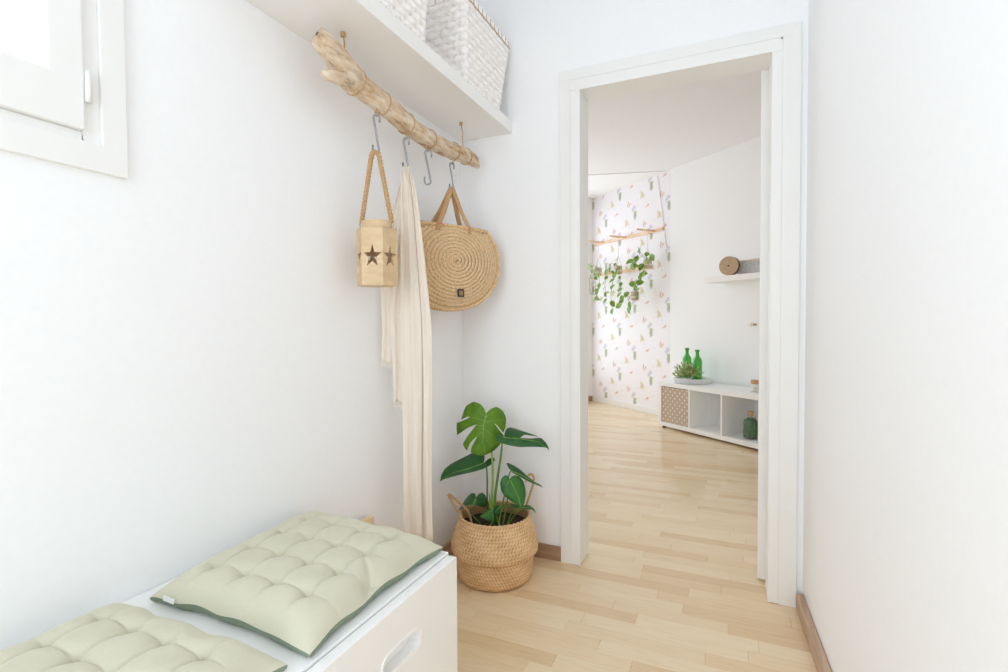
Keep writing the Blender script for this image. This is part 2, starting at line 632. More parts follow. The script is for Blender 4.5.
# rear wall around a glazed door behind the camera
gx0, gx1, gz1 = -0.92, 0.10, 2.26
mb = MB()
mb.box(XL, gx0, YR - 0.1, YR, 0, ZC).box(gx1, XR1 + 0.02, YR - 0.1, YR, 0, ZC).box(gx0, gx1, YR - 0.1, YR, gz1, ZC)
structure(mb.build('wall_rear', M['wall']))
mb = MB().box(XL - 0.14, FX1, YR - 0.1, BT, ZC, ZC + 0.1)
structure(mb.build('ceiling', M['wall']))

gd = struct_empty('door_2', (gx0, YR - 0.06, 0))
mb = MB()
mb.box(gx0, gx0 + 0.07, YR - 0.08, YR - 0.03, 0, gz1).box(gx1 - 0.07, gx1, YR - 0.08, YR - 0.03, 0, gz1)
mb.box(gx0, gx1, YR - 0.08, YR - 0.03, gz1 - 0.07, gz1).box(gx0, gx1, YR - 0.08, YR - 0.03, 0, 0.12)
mb.build('door_frame', M['trim'], gd, bevel=0.003)
MB().box(gx0 + 0.07, gx1 - 0.07, YR - 0.06, YR - 0.052, 0.12, gz1 - 0.07).build('pane', M['pane'], gd)

# window in the left wall
wn = struct_empty('window_1', (XL, 0.25, wz0))
ox0, ox1, oz0, oz1 = -0.17, 0.658, 1.329, 2.26       # casing
cx = XL + 0.012
rect = lambda a0, a1, b0, b1: [(a0, b0), (a1, b0), (a1, b1), (a0, b1)]
to_x = lambda y, z, t: (t, y, z)


def ring_plate(mb_, o, i_, t0, t1):
    k = []
    for (a0, a1, b0, b1) in (o, i_):
        for t in (t0, t1):
            k += [to_x(y, z, t) for y, z in rect(a0, a1, b0, b1)]
    f = []
    for n_ in range(4):
        m_ = (n_ + 1) % 4
        f += [(n_, m_, m_ + 8, n_ + 8), (n_ + 4, n_ + 12, m_ + 12, m_ + 4), (n_, n_ + 4, m_ + 4, m_), (n_ + 8, m_ + 8, m_ + 12, n_ + 12)]
    return mb_.add(k, f)


mb = ring_plate(MB(), (ox0, ox1, oz0, oz1), (wy0 + 0.012, wy1 + 0.012, wz0 - 0.003, wz1 + 0.003), XL - 0.002, cx)
mb.build('casing', M['trim'], wn, bevel=0.0015)
mb = MB()
fx0, fx1 = XL - 0.07, XL + 0.004
for a in ((wy0, wy0 + 0.03, wz0, wz1), (wy1 - 0.018, wy1 + 0.012, wz0 - 0.003, wz1), (wy0 + 0.03, wy1 - 0.018, wz0 - 0.003, wz0 + 0.0155), (wy0 + 0.03, wy1 - 0.018, wz1 - 0.03, wz1)):
    mb.box(fx0, fx1, a[0], a[1], a[2], a[3])
mb.build('frame', M['trim'], wn, bevel=0.0015)
sy0, sy1, sz0, sz1 = wy0 + 0.036, wy1 - 0.018, wz0 + 0.016, wz1 - 0.036
gy1, gz0 = 0.522, 1.495
sx0, sx1 = XL - 0.045, XL + 0.016
sa = ring_plate(MB(), (sy0, sy1, sz0, sz1), (sy0 + 0.068, gy1, gz0, sz1 - 0.07), sx0, sx1)
sash = sa.build('sash', M['trim'], wn, bevel=0.004)
MB().box(XL - 0.03, XL - 0.022, sy0 + 0.068, gy1, gz0, sz1 - 0.07).build('pane', M['pane'], wn)
MB().tube([(XL + 0.014, sy1 + 0.006, sz0 + 0.055), (XL + 0.014, sy1 + 0.006, sz0 + 0.115)], 0.006, 10).build('hinge', M['trim'], wn, smooth=True)

# door frame
df = struct_empty('trim_1', ((dx0 + dx1) / 2, YB, 0))
ix0, ix1, iz = -0.580, 0.1225, 1.986                 # clear opening
gx_l, gx_r, gz_t = -0.621, 0.157, 2.031              # groove
qx0, qx1, qz = -0.668, 0.2145, 2.077                 # outer edge
yo, yi = YB - 0.013, YB - 0.019
MB().box(qx0, gx_l - 0.001, yo, YB, 0, gz_t + 0.0028).build('casing_board', M['trim'], df, bevel=0.0015)
MB().box(gx_r, qx1, yi, YB, 0, gz_t + 0.0028).build('casing_board', M['trim'], df, bevel=0.0015)
MB().box(qx0, qx1, yo, YB, gz_t + 0.003, qz).build('casing_board', M['trim'], df, bevel=0.0015)
MB().box(gx_l, ix0, yi, BT + 0.012, 0.002, iz).build('jamb', M['trim'], df, bevel=0.002)
MB().box(ix1, gx_r, yi, BT + 0.012, 0.002, iz).build('jamb', M['trim'], df, bevel=0.002)
MB().box(gx_l, gx_r, yi, BT + 0.012, iz, gz_t).build('head_jamb', M['trim'], df, bevel=0.002)
MB().tube([(0.1535, yi + 0.004, 2.0275), (0.1535, yi - 0.004, 2.0275)], 0.0035, 8).build('nail', M['steel'], df)

# the open door leaf in the far room
dl = struct_empty('door_1', (0.085, 2.24, 0))
a = math.radians(5.5)
dd = Vector((math.sin(a), math.cos(a), 0))
dn = Vector((dd.y, -dd.x, 0))
p0 = Vector((0.0955, 2.238, 0))
mb = MB()
base = [p0, p0 + dn * 0.041, p0 + dn * 0.041 + dd * 0.72, p0 + dd * 0.72]
mb.add([b + Vector((0, 0, 0.012)) for b in base] + [b + Vector((0, 0, 2.0)) for b in base],
       [(0, 3, 2, 1), (4, 5, 6, 7), (0, 1, 5, 4), (1, 2, 6, 5), (2, 3, 7, 6), (3, 0, 4, 7)])
mb.build('door_leaf', M['trim'], dl, bevel=0.002)
hp = p0 + dd * 0.66 + Vector((0, 0, 1.0)) + dn * 0.041
MB().tube([hp, hp + dn * 0.05, hp + dn * 0.055 - dd * 0.02, hp + dn * 0.055 - dd * 0.12], 0.009, 10).build('handle', M['steel'], dl, smooth=True)

# baseboards of the hall
structure(MB().box(XL, qx0 - 0.001, YB - 0.014, YB, 0, 0.062).build('baseboard_back', M['base_wood'], bevel=0.003))
structure(MB().box(XL, XL + 0.014, YR, YB - 0.014, 0, 0.062).build('baseboard_left', M['base_wood_y'], bevel=0.003))
bd = (Vector((XR1, YR, 0)) - Vector((XR0, YB, 0))).normalized()
bp = Vector((XR0, YB, 0)) + bd * 0.022
be = Vector((XR1, YR, 0))
structure(MB().wall((bp.x, bp.y), (be.x, be.y), 0.025, 0, 0.060).build('baseboard_right', M['base_wood_y'], bevel=0.006))

# ------------------------------------------------------------------ setting: the far room
OW = -3.97                                           # far wall's offset in the far-room frame
SA = -5.505                                          # corner with the window wall
mb = MB().fbox(SA - 0.12, -0.9, OW - 0.14, OW, 0, ZC)
structure(mb.build('wall_far', M['wall']))
wall_far = bpy.data.objects['wall_far']
wp = MB().fbox(SA, -4.122, OW, OW + 0.0012, 0.0, ZC - 0.002).build('wallpaper', M['wallpaper'], wall_far)
# window wall, with its opening
mb = MB()
mb.fbox(SA - 0.14, SA, OW, -3.86, 0, ZC).fbox(SA - 0.14, SA, -1.24, -0.4, 0, ZC)
mb.fbox(SA - 0.14, SA, -3.86, -1.24, 0, 0.30).fbox(SA - 0.14, SA, -3.86, -1.24, 2.46, ZC)
structure(mb.build('wall_window', M['wall']))
w2 = struct_empty('window_2', W(SA, -2.55, 0.30))
mb = MB()
for o0, o1, z0, z1 in ((-3.86, -3.80, .30, 2.46), (-1.30, -1.24, .30, 2.46), (-2.58, -2.52, .30, 2.46), (-3.80, -1.30, .30, .36), (-3.80, -1.30, 2.40, 2.46)):
    mb.fbox(SA - 0.06, SA - 0.01, o0, o1, z0, z1)
mb.build('frame', M['trim'], w2)
for o0, o1 in ((-3.80, -2.58), (-2.52, -1.30)):
    MB().fbox(SA - 0.038, SA - 0.032, o0, o1, 0.36, 2.40).build('pane', M['pane'], w2)
pw = W(SA, -0.4)
structure(MB().wall((pw.x, pw.y), (FX0, BT), 0.12, 0, ZC).build('wall_side', M['wall']))
pr = W(-0.9, OW)
structure(MB().wall((FX1 - 0.06, BT), (pr.x, pr.y), 0.12, 0, ZC).build('wall_end', M['wall']))
# ceiling and its lower strip by the window
structure(MB().box(-5.2, 2.3, BT, 7.1, ZC, ZC + 0.1).build('ceiling_far', M['ceiling']))
la, lb = Vector((-1.446, 5.514)), Vector((-0.735, 5.703))
ld = (lb - la).normalized()


def hit_line(o_or_s, val):                           # where the step line meets a wall of the far room
    ax = N if o_or_s == 'o' else D
    t = (val - (la.x * ax.x + la.y * ax.y)) / (ld.x * ax.x + ld.y * ax.y)
    return la + ld * t


q1, q2 = hit_line('o', OW), hit_line('s', SA)
ca = W(SA, OW)
poly = [(q1.x, q1.y), (ca.x, ca.y), (q2.x, q2.y)]
mb = MB().add([(x, y, ZC - 0.009) for x, y in poly] + [(x, y, ZC) for x, y in poly], [(0, 1, 2), (5, 4, 3), (0, 3, 4, 1), (1, 4, 5, 2), (2, 5, 3, 0)])
structure(mb.build('ceiling_strip', M['wall']))
structure(MB().fbox(SA, -4.122, OW + 0.0012, OW + 0.014, 0, 0.072).build('baseboard_far', M['trim'], bevel=0.002))
structure(MB().fbox(-4.122, -0.9, OW, OW + 0.014, 0, 0.072).build('baseboard_far_white', M['trim'], bevel=0.002))
structure(MB().fbox(SA, SA + 0.014, OW + 0.014, -0.4, 0, 0.062).build('baseboard_window', M['base_wood'], bevel=0.002))

# ------------------------------------------------------------------ floor: base and laminate strips
fl = structure(MB().box(-5.2, 2.3, YR - 0.1, 7.1, -0.06, -0.007).build('floor', M['floor']))
PW = 0.0645


def plank_geo(x0, x1, y0, y1):
    c, g = 0.0008, 0.00015
    o = [(x0 + g, y0 + g), (x1 - g, y0 + g), (x1 - g, y1 - g), (x0 + g, y1 - g)]
    i = [(x0 + c, y0 + c), (x1 - c, y0 + c), (x1 - c, y1 - c), (x0 + c, y1 - c)]
    vs = [(x, y, -0.007) for x, y in o] + [(x, y, -0.0007) for x, y in o] + [(x, y, 0.0) for x, y in i]
    fs = [(8, 9, 10, 11)] + [(k + 4, (k + 1) % 4 + 4, (k + 1) % 4 + 8, k + 8) for k in range(4)] + [(k, (k + 1) % 4, (k + 1) % 4 + 4, k + 4) for k in range(4)]
    return vs, fs


def tone_attr(me, vals):
    at = me.attributes.new('tone', 'FLOAT', 'FACE')
    at.data.foreach_set('value', vals)


rest, rest_t = MB(), []
row0 = 1.8165
k0, k1 = int((YR - row0) / PW) - 1, int((FY1 - row0) / PW) + 1
n_ind = 0
rng = random.Random(21)
for k in range(k0, k1):
    y0 = row0 + k * PW
    y1 = y0 + PW
    xa, xb = (XL, 0.45) if y1 < YB else (-4.4, 2.1)
    x = xa - rng.uniform(0, 0.45)
    while x < xb:
        L = rng.choice((0.30, 0.38, 0.44, 0.52, 0.60))
        tone = rng.choice((0.0, 0.3, 0.55, 0.7, 0.8, 0.95)) + rng.uniform(-0.08, 0.08)
        tone = min(1, max(0, tone))
        x0c, x1c = max(x, xa), min(x + L, xb)
        x += L
        if x1c - x0c < 0.01:
            continue
        vs, fs = plank_geo(x0c, x1c, y0, y1)
        ym = (y0 + y1) / 2
        left = -1.0 if ym < 2.15 else -0.60 - (ym - 2.1) * 0.30
        right = 0.26 if ym < 2.15 else 0.15 + (ym - 2.2) * 0.05
        if 1.28 < ym < 4.75 and x1c > left and x0c < right and n_ind < 298:
            o = MB().add(vs, fs).build('plank', M['floor'], fl)
            tone_attr(o.data, [tone] * 9)
            n_ind += 1
        else:
            rest.add(vs, fs)
            rest_t += [tone] * 9
o = rest.build('plank_field', M['floor'], fl)
o['kind'] = 'stuff'
tone_attr(o.data, rest_t)
tone_attr(fl.data, [0.2] * len(fl.data.polygons))
print('planks', n_ind)

# ------------------------------------------------------------------ storage bench


def plate_with_hole(outer, inner):
    """2D triangles between an outer loop and an inner loop -> verts, faces"""
    bm = bmesh.new()
    es = []
    for loop in (outer, inner):
        vs = [bm.verts.new((x, y, 0)) for x, y in loop]
        es += [bm.edges.new((vs[i], vs[(i + 1) % len(vs)])) for i in range(len(vs))]
    bmesh.ops.triangle_fill(bm, edges=es, use_beauty=True)
    bm.verts.index_update()
    v = [(p.co.x, p.co.y) for p in bm.verts]
    f = [tuple(q.index for q in p.verts) for p in bm.faces]
    bm.free()
    return v, f


def extruded_plate(mb, outer, inner, to3, t0, t1):
    v, f = plate_with_hole(outer, inner)
    n = len(v)
    mb.add([to3(a, b, t0) for a, b in v] + [to3(a, b, t1) for a, b in v], list(f) + [tuple(i + n for i in reversed(q)) for q in f])
    for loop in (outer, inner):
        m = len(loop)
        mb.add([to3(a, b, t0) for a, b in loop] + [to3(a, b, t1) for a, b in loop], [(i, (i + 1) % m, (i + 1) % m + m, i + m) for i in range(m)])
    return mb


BY0, BY1, BZ = 0.18, 1.098, 0.458
bench = thing('storage_bench', (-0.9, 0.64, 0), 'white storage bench with an oval grip hole, two cushions on top', 'bench')
mb = MB()
mb.box(XL + 0.016, -0.646, BY0, BY0 + 0.018, 0, BZ - 0.018).box(XL + 0.016, -0.646, BY1 - 0.018, BY1, 0, BZ - 0.018)
mb.box(XL + 0.016, XL + 0.026, BY0 + 0.018, BY1 - 0.018, 0.02, BZ - 0.018).box(XL + 0.026, -0.646, BY0 + 0.018, BY1 - 0.018, 0.03, 0.045)
mb.build('body', M['lacquer'], bench, bevel=0.0015)
MB().box(XL + 0.002, -0.644, BY0, BY1 + 0.002, BZ - 0.018, BZ).build('top_board', M['lacquer'], bench, bevel=0.0025, seg=3)
hy, hz, hl, hr = 0.862, 0.352, 0.0445, 0.0185


def pill(cy, cz, l, r, n=10):
    return [(cy + l + r * math.sin(math.pi * i / n), cz - r * math.cos(math.pi * i / n)) for i in range(n + 1)] + \
           [(cy - l - r * math.sin(math.pi * i / n), cz + r * math.cos(math.pi * i / n)) for i in range(n + 1)]


fr = MB()
rc = 0.008
outer = []
for (yy, zz, a0) in ((BY1 - 0.004 - rc, 0.4555 - rc, 0), (BY0 + rc, 0.4555 - rc, 90), (BY0 + rc, 0.025 + rc, 180), (BY1 - 0.004 - rc, 0.025 + rc, 270)):
    outer += [(yy + rc * math.cos(math.radians(a0 + t)), zz + rc * math.sin(math.radians(a0 + t))) for t in (0, 30, 60, 90)]
extruded_plate(fr, outer, pill(hy, hz, hl, hr), lambda y, z, t: (t, y, z), -0.6405, -0.617)
dfront = fr.build('drawer_front', M['lacquer'], bench, bevel=0.002)
gr = MB()
extruded_plate(gr, pill(hy, hz, hl + 0.001, hr + 0.007), pill(hy, hz, hl, hr - 0.001), lambda y, z, t: (t, y, z), -0.634, -0.6155)
gr.build('grip_ring', M['lacquer'], dfront, bevel=0.001)
MB().box(-0.656, -0.6415, hy - 0.09, hy + 0.09, hz - 0.05, hz + 0.05).build('grip_back', M['lacquer'], dfront)

# ------------------------------------------------------------------ tufted cushions


def cushion(x0, x1, y0, y1, z, label, corner, seed, pull=None):
    rg = random.Random(seed)
    th = thing('seat_cushion', ((x0 + x1) / 2, (y0 + y1) / 2, z), label, 'cushion', 'cushions on the storage bench')
    n = 150
    tu = [(0.2 * i + 0.005 * rg.uniform(-1, 1), 0.2 * j + 0.005 * rg.uniform(-1, 1)) for i in range(1, 5) for j in range(1, 5)]
    cs = corner                                      # corner offsets (00, 10, 11, 01)

    def pos(u, v):
        bx = (1 - u) * (1 - v) * cs[0][0] + u * (1 - v) * cs[1][0] + u * v * cs[2][0] + (1 - u) * v * cs[3][0]
        by = (1 - u) * (1 - v) * cs[0][1] + u * (1 - v) * cs[1][1] + u * v * cs[2][1] + (1 - u) * v * cs[3][1]
        # sides bow in between the pointed corners
        su, sv = 4 * u * (1 - u), 4 * v * (1 - v)
        ix = (0.5 - u) * 0.022 * sv * (abs(2 * u - 1) ** 2) + 0.002 * math.sin(v * 21 + seed) * (abs(2 * u - 1) ** 4)
        iy = (0.5 - v) * 0.022 * su * (abs(2 * v - 1) ** 2) + 0.002 * math.sin(u * 19 + seed) * (abs(2 * v - 1) ** 4)
        return lerp(x0, x1, u) + bx + ix, lerp(y0, y1, v) + by + iy

    def puff(u, v):
        eu, ev = min(u, 1 - u), min(v, 1 - v)
        ed = (1 - math.exp(-eu / 0.062)) * (1 - math.exp(-ev / 0.062))
        h = 0.004 + 0.044 * ed
        a, b = (u * 5) % 1.0, (v * 5) % 1.0
        pa = 1 - (4 * a * (1 - a) + 1e-6) ** 0.42      # 1 on a crease line, 0 in the middle of a puff
        pb = 1 - (4 * b * (1 - b) + 1e-6) ** 0.42
        fu, fv = min(1, max(0, (eu - 0.06) / 0.12)), min(1, max(0, (ev - 0.06) / 0.12))
        ku = 1 if 0.1 < u < 0.9 else 0                 # the hem itself is no crease
        kv = 1 if 0.1 < v < 0.9 else 0
        h -= 0.0105 * pa * ku * (0.12 + 0.88 * fv) + 0.0075 * pb * kv * (0.12 + 0.88 * fu)
        for ta_, tb_ in tu:
            d = math.hypot(u - ta_, v - tb_)
            h -= 0.011 * math.exp(-(d / 0.017) ** 2) + 0.005 * math.exp(-(d / 0.045) ** 2)
        h += 0.0008 * math.sin(u * 37 + v * 13 + seed) + 0.0008 * math.sin(v * 31 - u * 17)
        if pull:
            d = math.hypot((u - pull[0]) * 1.2, v - pull[1])
            h -= 0.026 * math.exp(-(d / 0.045) ** 2)
            if u > pull[0] - 0.2:
                h -= 0.010 * math.exp(-((v - pull[1] - (pull[0] - u) * 0.7) / 0.014) ** 2) * max(0, 1 - (pull[0] - u) / 0.2)
        return max(h, 0.006)

    def hem(u, v):                                     # the seam lies low at the corners and waves along the sides
        au = (4 * u * (1 - u)) ** 0.5 if min(v, 1 - v) <= min(u, 1 - u) else (4 * v * (1 - v)) ** 0.5
        wv_ = 0.0028 * math.sin(u * 23 + v * 17 + seed)
        e_ = min(u, 1 - u, v, 1 - v)
        return lerp(0.008 + 0.010 * au + wv_ * au, 0.019, min(1, e_ / 0.15))

    top = MB()
    vs, fs = [], []
    for i in range(n + 1):
        for j in range(n + 1):
            u, v = i / n, j / n
            u = 0.5 - 0.5 * math.cos(math.pi * u) * 0.35 - 0.65 * (0.5 - u) if False else u
            x, y = pos(u, v)
            e = min(u, 1 - u, v, 1 - v)
            vs.append((x, y, z + hem(u, v) + puff(u, v) * (1 if e > 0 else 0.6)))
    for i in range(n):
        for j in range(n):
            a = i * (n + 1) + j
            fs.append((a, a + n + 1, a + n + 2, a + 1))
    top.add(vs, fs)
    top.build('top_cover', M['sage'], th, smooth=True)
    # underside in darker green, bulging out beneath the hem
    un = MB()
    ring = [(i / n, 0) for i in range(n)] + [(1, i / n) for i in range(n)] + [(1 - i / n, 1) for i in range(n)] + [(0, 1 - i / n) for i in range(n)]
    cxm, cym = (x0 + x1) / 2, (y0 + y1) / 2
    lv = []
    for (inset, hz_) in ((0.0, 1), (0.002, 2), (0.008, 3), (0.035, 4)):
        for (u, v) in ring:
            x, y = pos(u, v)
            hh = z + hem(u, v) + puff(u, v) * 0.6
            d = Vector((cxm - x, cym - y)).normalized() * inset
            lv.append((x + d.x, y + d.y, (hh, lerp(z, hh, 0.62), lerp(z, hh, 0.22), z + 0.0008)[hz_ - 1]))
    m = len(ring)
    lf = [(r * m + i, r * m + (i + 1) % m, (r + 1) * m + (i + 1) % m, (r + 1) * m + i) for r in range(3) for i in range(m)]
    lf.append(tuple(3 * m + i for i in range(m)))
    un.add(lv, [tuple(reversed(q)) for q in lf])
    un.build('underside', M['sage_dark'], th, smooth=True)
    for a, b in tu:
        x, y = pos(a, b)
        zz = z + hem(a, b) + puff(a, b)
        an = rg.uniform(0, 3)
        dxy = Vector((math.cos(an), math.sin(an), 0)) * 0.0055
        MB().tube([Vector((x, y, zz)) - dxy, Vector((x, y, zz + 0.0022)), Vector((x, y, zz)) + dxy], 0.0013, 6).build('tuft_thread', M['sage_dark'], th, smooth=True)
    return th, pos


c1, p1 = cushion(-1.10, -0.655, 0.648, 1.100, BZ, 'sage green tufted cushion with a white label, at the bench end by the scarf', [(0.012, 0.0), (0.004, -0.006), (0.0, -0.01), (-0.02, 0.022)], 1, pull=(0.985, 0.43))
lx, ly = p1(0.155, 0.0)
MB().add([(lx - 0.016, ly - 0.0035, BZ + 0.030), (lx + 0.016, ly - 0.0035, BZ + 0.028), (lx + 0.016, ly - 0.006, BZ + 0.019), (lx - 0.016, ly - 0.006, BZ + 0.021)], [(0, 1, 2, 3)]).build('care_label', M['white_label'], c1, solid=0.001)
c2, p2 = cushion(-1.098, -0.664, 0.190, 0.612, BZ, 'sage green tufted cushion on the bench, under the window', [(0.0, 0.0), (0.0, 0.0), (0.0, 0.0), (-0.004, -0.004)], 5)

# ------------------------------------------------------------------ board leaning at the wall behind the bench
tag(MB().box(XL + 0.015, XL + 0.034, 1.13, 1.404, 0.0, 0.372).build('wooden_board', M['birch'], bevel=0.002), 'pale wooden board standing against the wall behind the bench', 'board')

# ------------------------------------------------------------------ wall shelf with two baskets
SX, SZ0, SZ1, SY0 = -0.889, 1.860, 1.911, 0.80
tag(MB().box(XL + 0.001, SX, SY0, YB - 0.001, SZ0, SZ1).build('wall_shelf', M['shelfwhite'], bevel=0.0012), 'thick white floating shelf carrying two woven baskets above the driftwood', 'shelf')


def woven_basket(yb0, yb1, yt0, yt1, label):
    xb0, xb1, xt0, xt1 = XL + 0.022, SX - 0.012, XL + 0.008, SX + 0.004
    z0, z1 = SZ1 + 0.001, SZ1 + 0.318
    th = thing('woven_basket', ((xb0 + xb1) / 2, (yb0 + yb1) / 2, SZ1), label, 'basket', 'woven baskets on the wall shelf')

    def corner(t):
        return (lerp(xb0, xt0, t), lerp(xb1, xt1, t), lerp(yb0, yt0, t), lerp(yb1, yt1, t))
    nh = 12
    per_x, per_y = 9, 12                              # stakes per side
    amp = 0.0022

    def ring(t, off, phase):
        x0, x1, y0, y1 = corner(t)
        out = []
        for (ax, ay, bx, by, nx, ny, cnt) in ((x0, y0, x1, y0, 0, -1, per_x), (x1, y0, x1, y1, 1, 0, per_y), (x1, y1, x0, y1, 0, 1, per_x), (x0, y1, x0, y0, -1, 0, per_y)):
            steps = cnt * 4
            for i in range(steps):
                q = i / steps
                wv = math.cos(math.pi * (q * cnt - 0.5) + phase * math.pi) * amp * min(1, 8 * q, 8 * (1 - q)) if cnt else 0
                out.append((lerp(ax, bx, q) + nx * (wv + off), lerp(ay, by, q) + ny * (wv + off)))
        return out
    for r in range(nh):
        ta, tb = (r + 0.02) / nh * 0.93 + 0.01, (r + 0.98) / nh * 0.93 + 0.01
        tm = (ta + tb) / 2
        la_, lm_, lb_ = ring(ta, 0.0, r % 2), ring(tm, 0.0012, r % 2), ring(tb, 0.0, r % 2)
        m = len(la_)
        vs = [(x, y, lerp(z0, z1, ta)) for x, y in la_] + [(x, y, lerp(z0, z1, tm)) for x, y in lm_] + [(x, y, lerp(z0, z1, tb)) for x, y in lb_]
        fs = [(k * m + i, k * m + (i + 1) % m, (k + 1) * m + (i + 1) % m, (k + 1) * m + i) for k in range(2) for i in range(m)]
        MB().add(vs, fs).build('strip', M['basket_white'], th, smooth=True, solid=0.0012)
    # upright strips weaving the other way
    for side, cnt in ((0, per_x), (1, per_y), (2, per_x), (3, per_y)):
        for i in range(cnt):
            vs = []
            rows = nh * 4
            for j in range(rows + 1):
                t = j / rows * 0.93 + 0.01
                x0, x1, y0, y1 = corner(t)
                A = ((x0, y0), (x1, y0), (x1, y1), (x0, y1))[side]
                B = ((x1, y0), (x1, y1), (x0, y1), (x0, y0))[side]
                nn = ((0, -1), (1, 0), (0, 1), (-1, 0))[side]
                # opposite phase to the horizontal strip of that row
                wv = -math.cos(math.pi * (j / 4 - 0.5)) * amp * (1 if i % 2 else -1)
                for q in ((i + 0.06) / cnt, (i + 0.94) / cnt):
                    vs.append((lerp(A[0], B[0], q) + nn[0] * wv, lerp(A[1], B[1], q) + nn[1] * wv, lerp(z0, z1, t)))
            fs = [(2 * j, 2 * j + 1, 2 * j + 3, 2 * j + 2) for j in range(rows)]
            MB().add(vs, fs).build('upright_strip', M['basket_white'], th, smooth=True, solid=0.0012)
    # rim band and foot band, whipped with twine
    x0, x1, y0, y1 = corner(0.97)
    zr = lerp(z0, z1, 0.965)
    e = 0.004
    rm = MB()
    for (a0, a1, b0, b1) in ((x0 - e, x1 + e, y0 - e, y0 + 0.002), (x0 - e, x1 + e, y1 - 0.002, y1 + e), (x0 - e, x0 + 0.002, y0, y1), (x1 - 0.002, x1 + e, y0, y1)):
        rm.box(a0, a1, b0, b1, zr - 0.010, zr + 0.011)
    rm.build('rim', M['basket_white'], th)
    tw = MB()
    for i in range(11):
        yy = lerp(y0, y1, (i + 0.5) / 11)
        tw.tube([(x1 + e + 0.0008, yy, zr + 0.009), (x1 + e + 0.0008, yy + 0.003, zr - 0.011)], 0.0011, 5)
    for i in range(7):
        xx = lerp(x0, x1, (i + 0.5) / 7)
        tw.tube([(xx, y0 - e - 0.0008, zr + 0.009), (xx + 0.003, y0 - e - 0.0008, zr - 0.011)], 0.0011, 5)
    tw.tube([(x1 + e, y0, zr - 0.012), (x1 + e, y1, zr - 0.012)], 0.0012, 5)
    tw.build('rim_stitching', M['twine'], th)['kind'] = 'stuff'
    x0, x1, y0, y1 = corner(0.02)
    tw = MB()
    for i in range(13):
        yy = lerp(y0, y1, (i + 0.5) / 13)
        tw.tube([(x1 + amp, yy, z0 + 0.002), (x1 + amp + 0.001, yy + 0.003, z0 + 0.009)], 0.0011, 5)
    tw.build('foot_stitching', M['twine'], th)['kind'] = 'stuff'
    bx0, bx1, by0, by1 = corner(0)
    MB().box(bx0, bx1, by0, by1, z0, z0 + 0.004).build('bottom', M['basket_white'], th)
    return th


woven_basket(1.690, 1.985, 1.665, 2.064, 'whitewashed woven basket on the shelf, next to the wall with the doorway')
woven_basket(1.100, 1.412, 1.065, 1.440, 'whitewashed woven basket on the shelf, above the thick end of the driftwood')

# ------------------------------------------------------------------ driftwood rail
PX = -1.025


def in_plane(x, y, X=PX):
    return on_plane(x, y, (X, 0, 0), (1, 0, 0))


dw = thing('driftwood_branch', (PX, 1.55, 1.70), 'bleached driftwood branch hung on cords beneath the white shelf', 'branch')
path = [(316, 35, 9.5), (322, 43, 10.5), (332, 54, 12), (343, 66, 13.5), (352, 77, 13.5), (360, 85, 11.5), (372, 96, 10.5), (386, 108, 10.5), (400, 120, 9.8), (415, 131, 9.0), (430, 139, 8.6), (445, 147.5, 8.0), (458, 153, 7.6), (468, 158.5, 7.0), (474, 163, 5.0), (478, 166.5, 2.2)]
pts, rads = [], []
rg = random.Random(3)
fine = []
for i in range(len(path) - 1):
    for k in range(3):
        t = k / 3
        fine.append(tuple(lerp(path[i][c], path[i + 1][c], t) for c in range(3)))
fine.append(path[-1])
fine = [tuple((fine[max(i - 1, 0)][c] + 2 * fine[i][c] + fine[min(i + 1, len(fine) - 1)][c]) / 4 for c in range(3)) for i in range(len(fine))]
for i, (x, y, r) in enumerate(fine):
    p = in_plane(x, y)
    p.x += 0.006 * math.sin(i * 0.35)
    depth = (p - CAM).dot(FW)
    pts.append(p)
    rads.append(r * depth / F_PX)
NB = 30
ridge = [rg.uniform(-1, 1) for _ in range(NB)]
mb = MB().tube(pts, rads, NB)
for i in range(len(fine)):
    for k in range(NB):
        v = mb.v[i * NB + k]
        c = pts[i]
        kk = (k + i * 0.22) % NB
        k0_, k1_, fk_ = int(kk), (int(kk) + 1) % NB, kk - int(kk)
        lump = 1 + 0.065 * lerp(ridge[k0_], ridge[k1_], fk_) + 0.05 * math.sin(k * 0.62 + i * 0.31) + 0.018 * rg.uniform(-1, 1)
        mb.v[i * NB + k] = c + (v - c) * lump
mb.build('branch', M['driftwood'], dw, smooth=True)
fk = [(350, 80, 6), (340, 79.5, 7), (331, 77, 6.6), (325, 75.5, 5.6), (320.5, 74.5, 3)]
fp = [in_plane(x, y) + Vector((0.008, 0, 0)) for x, y, r in fk]
fr_ = [r * (p - CAM).dot(FW) / F_PX for p, (x, y, r) in zip(fp, fk)]
mb = MB().tube(fp, fr_, 12)
for i, v in enumerate(mb.v):
    mb.v[i] = v + Vector((rg.uniform(-1, 1), rg.uniform(-1, 1), rg.uniform(-1, 1))) * 0.0012
mb.build('side_stub', M['driftwood'], dw, smooth=True)
# dark weathered end
e0 = pts[0] + (pts[0] - pts[1]).normalized() * 0.001
MB().tube([e0 + Vector((0.006, 0, 0.002)), e0 + Vector((0.006, -0.002, 0.002))], 0.006, 8).build('knot_hole', M['reel_side'], dw)


def branch_at(px):
    b = min(range(len(fine)), key=lambda i: abs(fine[i][0] - px))
    return b


def wrap(px, tail=None):
    i = branch_at(px)
    c = pts[i]
    t = (pts[min(i + 1, len(pts) - 1)] - pts[i - 1]).normalized()
    t = (t + Vector((0, -0.12, 0.10))).normalized()
    a = Vector((1, 0, 0))
    a = (a - t * a.dot(t)).normalized()
    b = t.cross(a)
    r = rads[i] * 1.075
    MB().tube([c + (a * math.cos(q) + b * math.sin(q)) * r for q in [2 * math.pi * k / 24 for k in range(24)]], 0.0021, 6, closed=True).build('cord_wrap', M['jute'], dw, smooth=True)
    return c, r


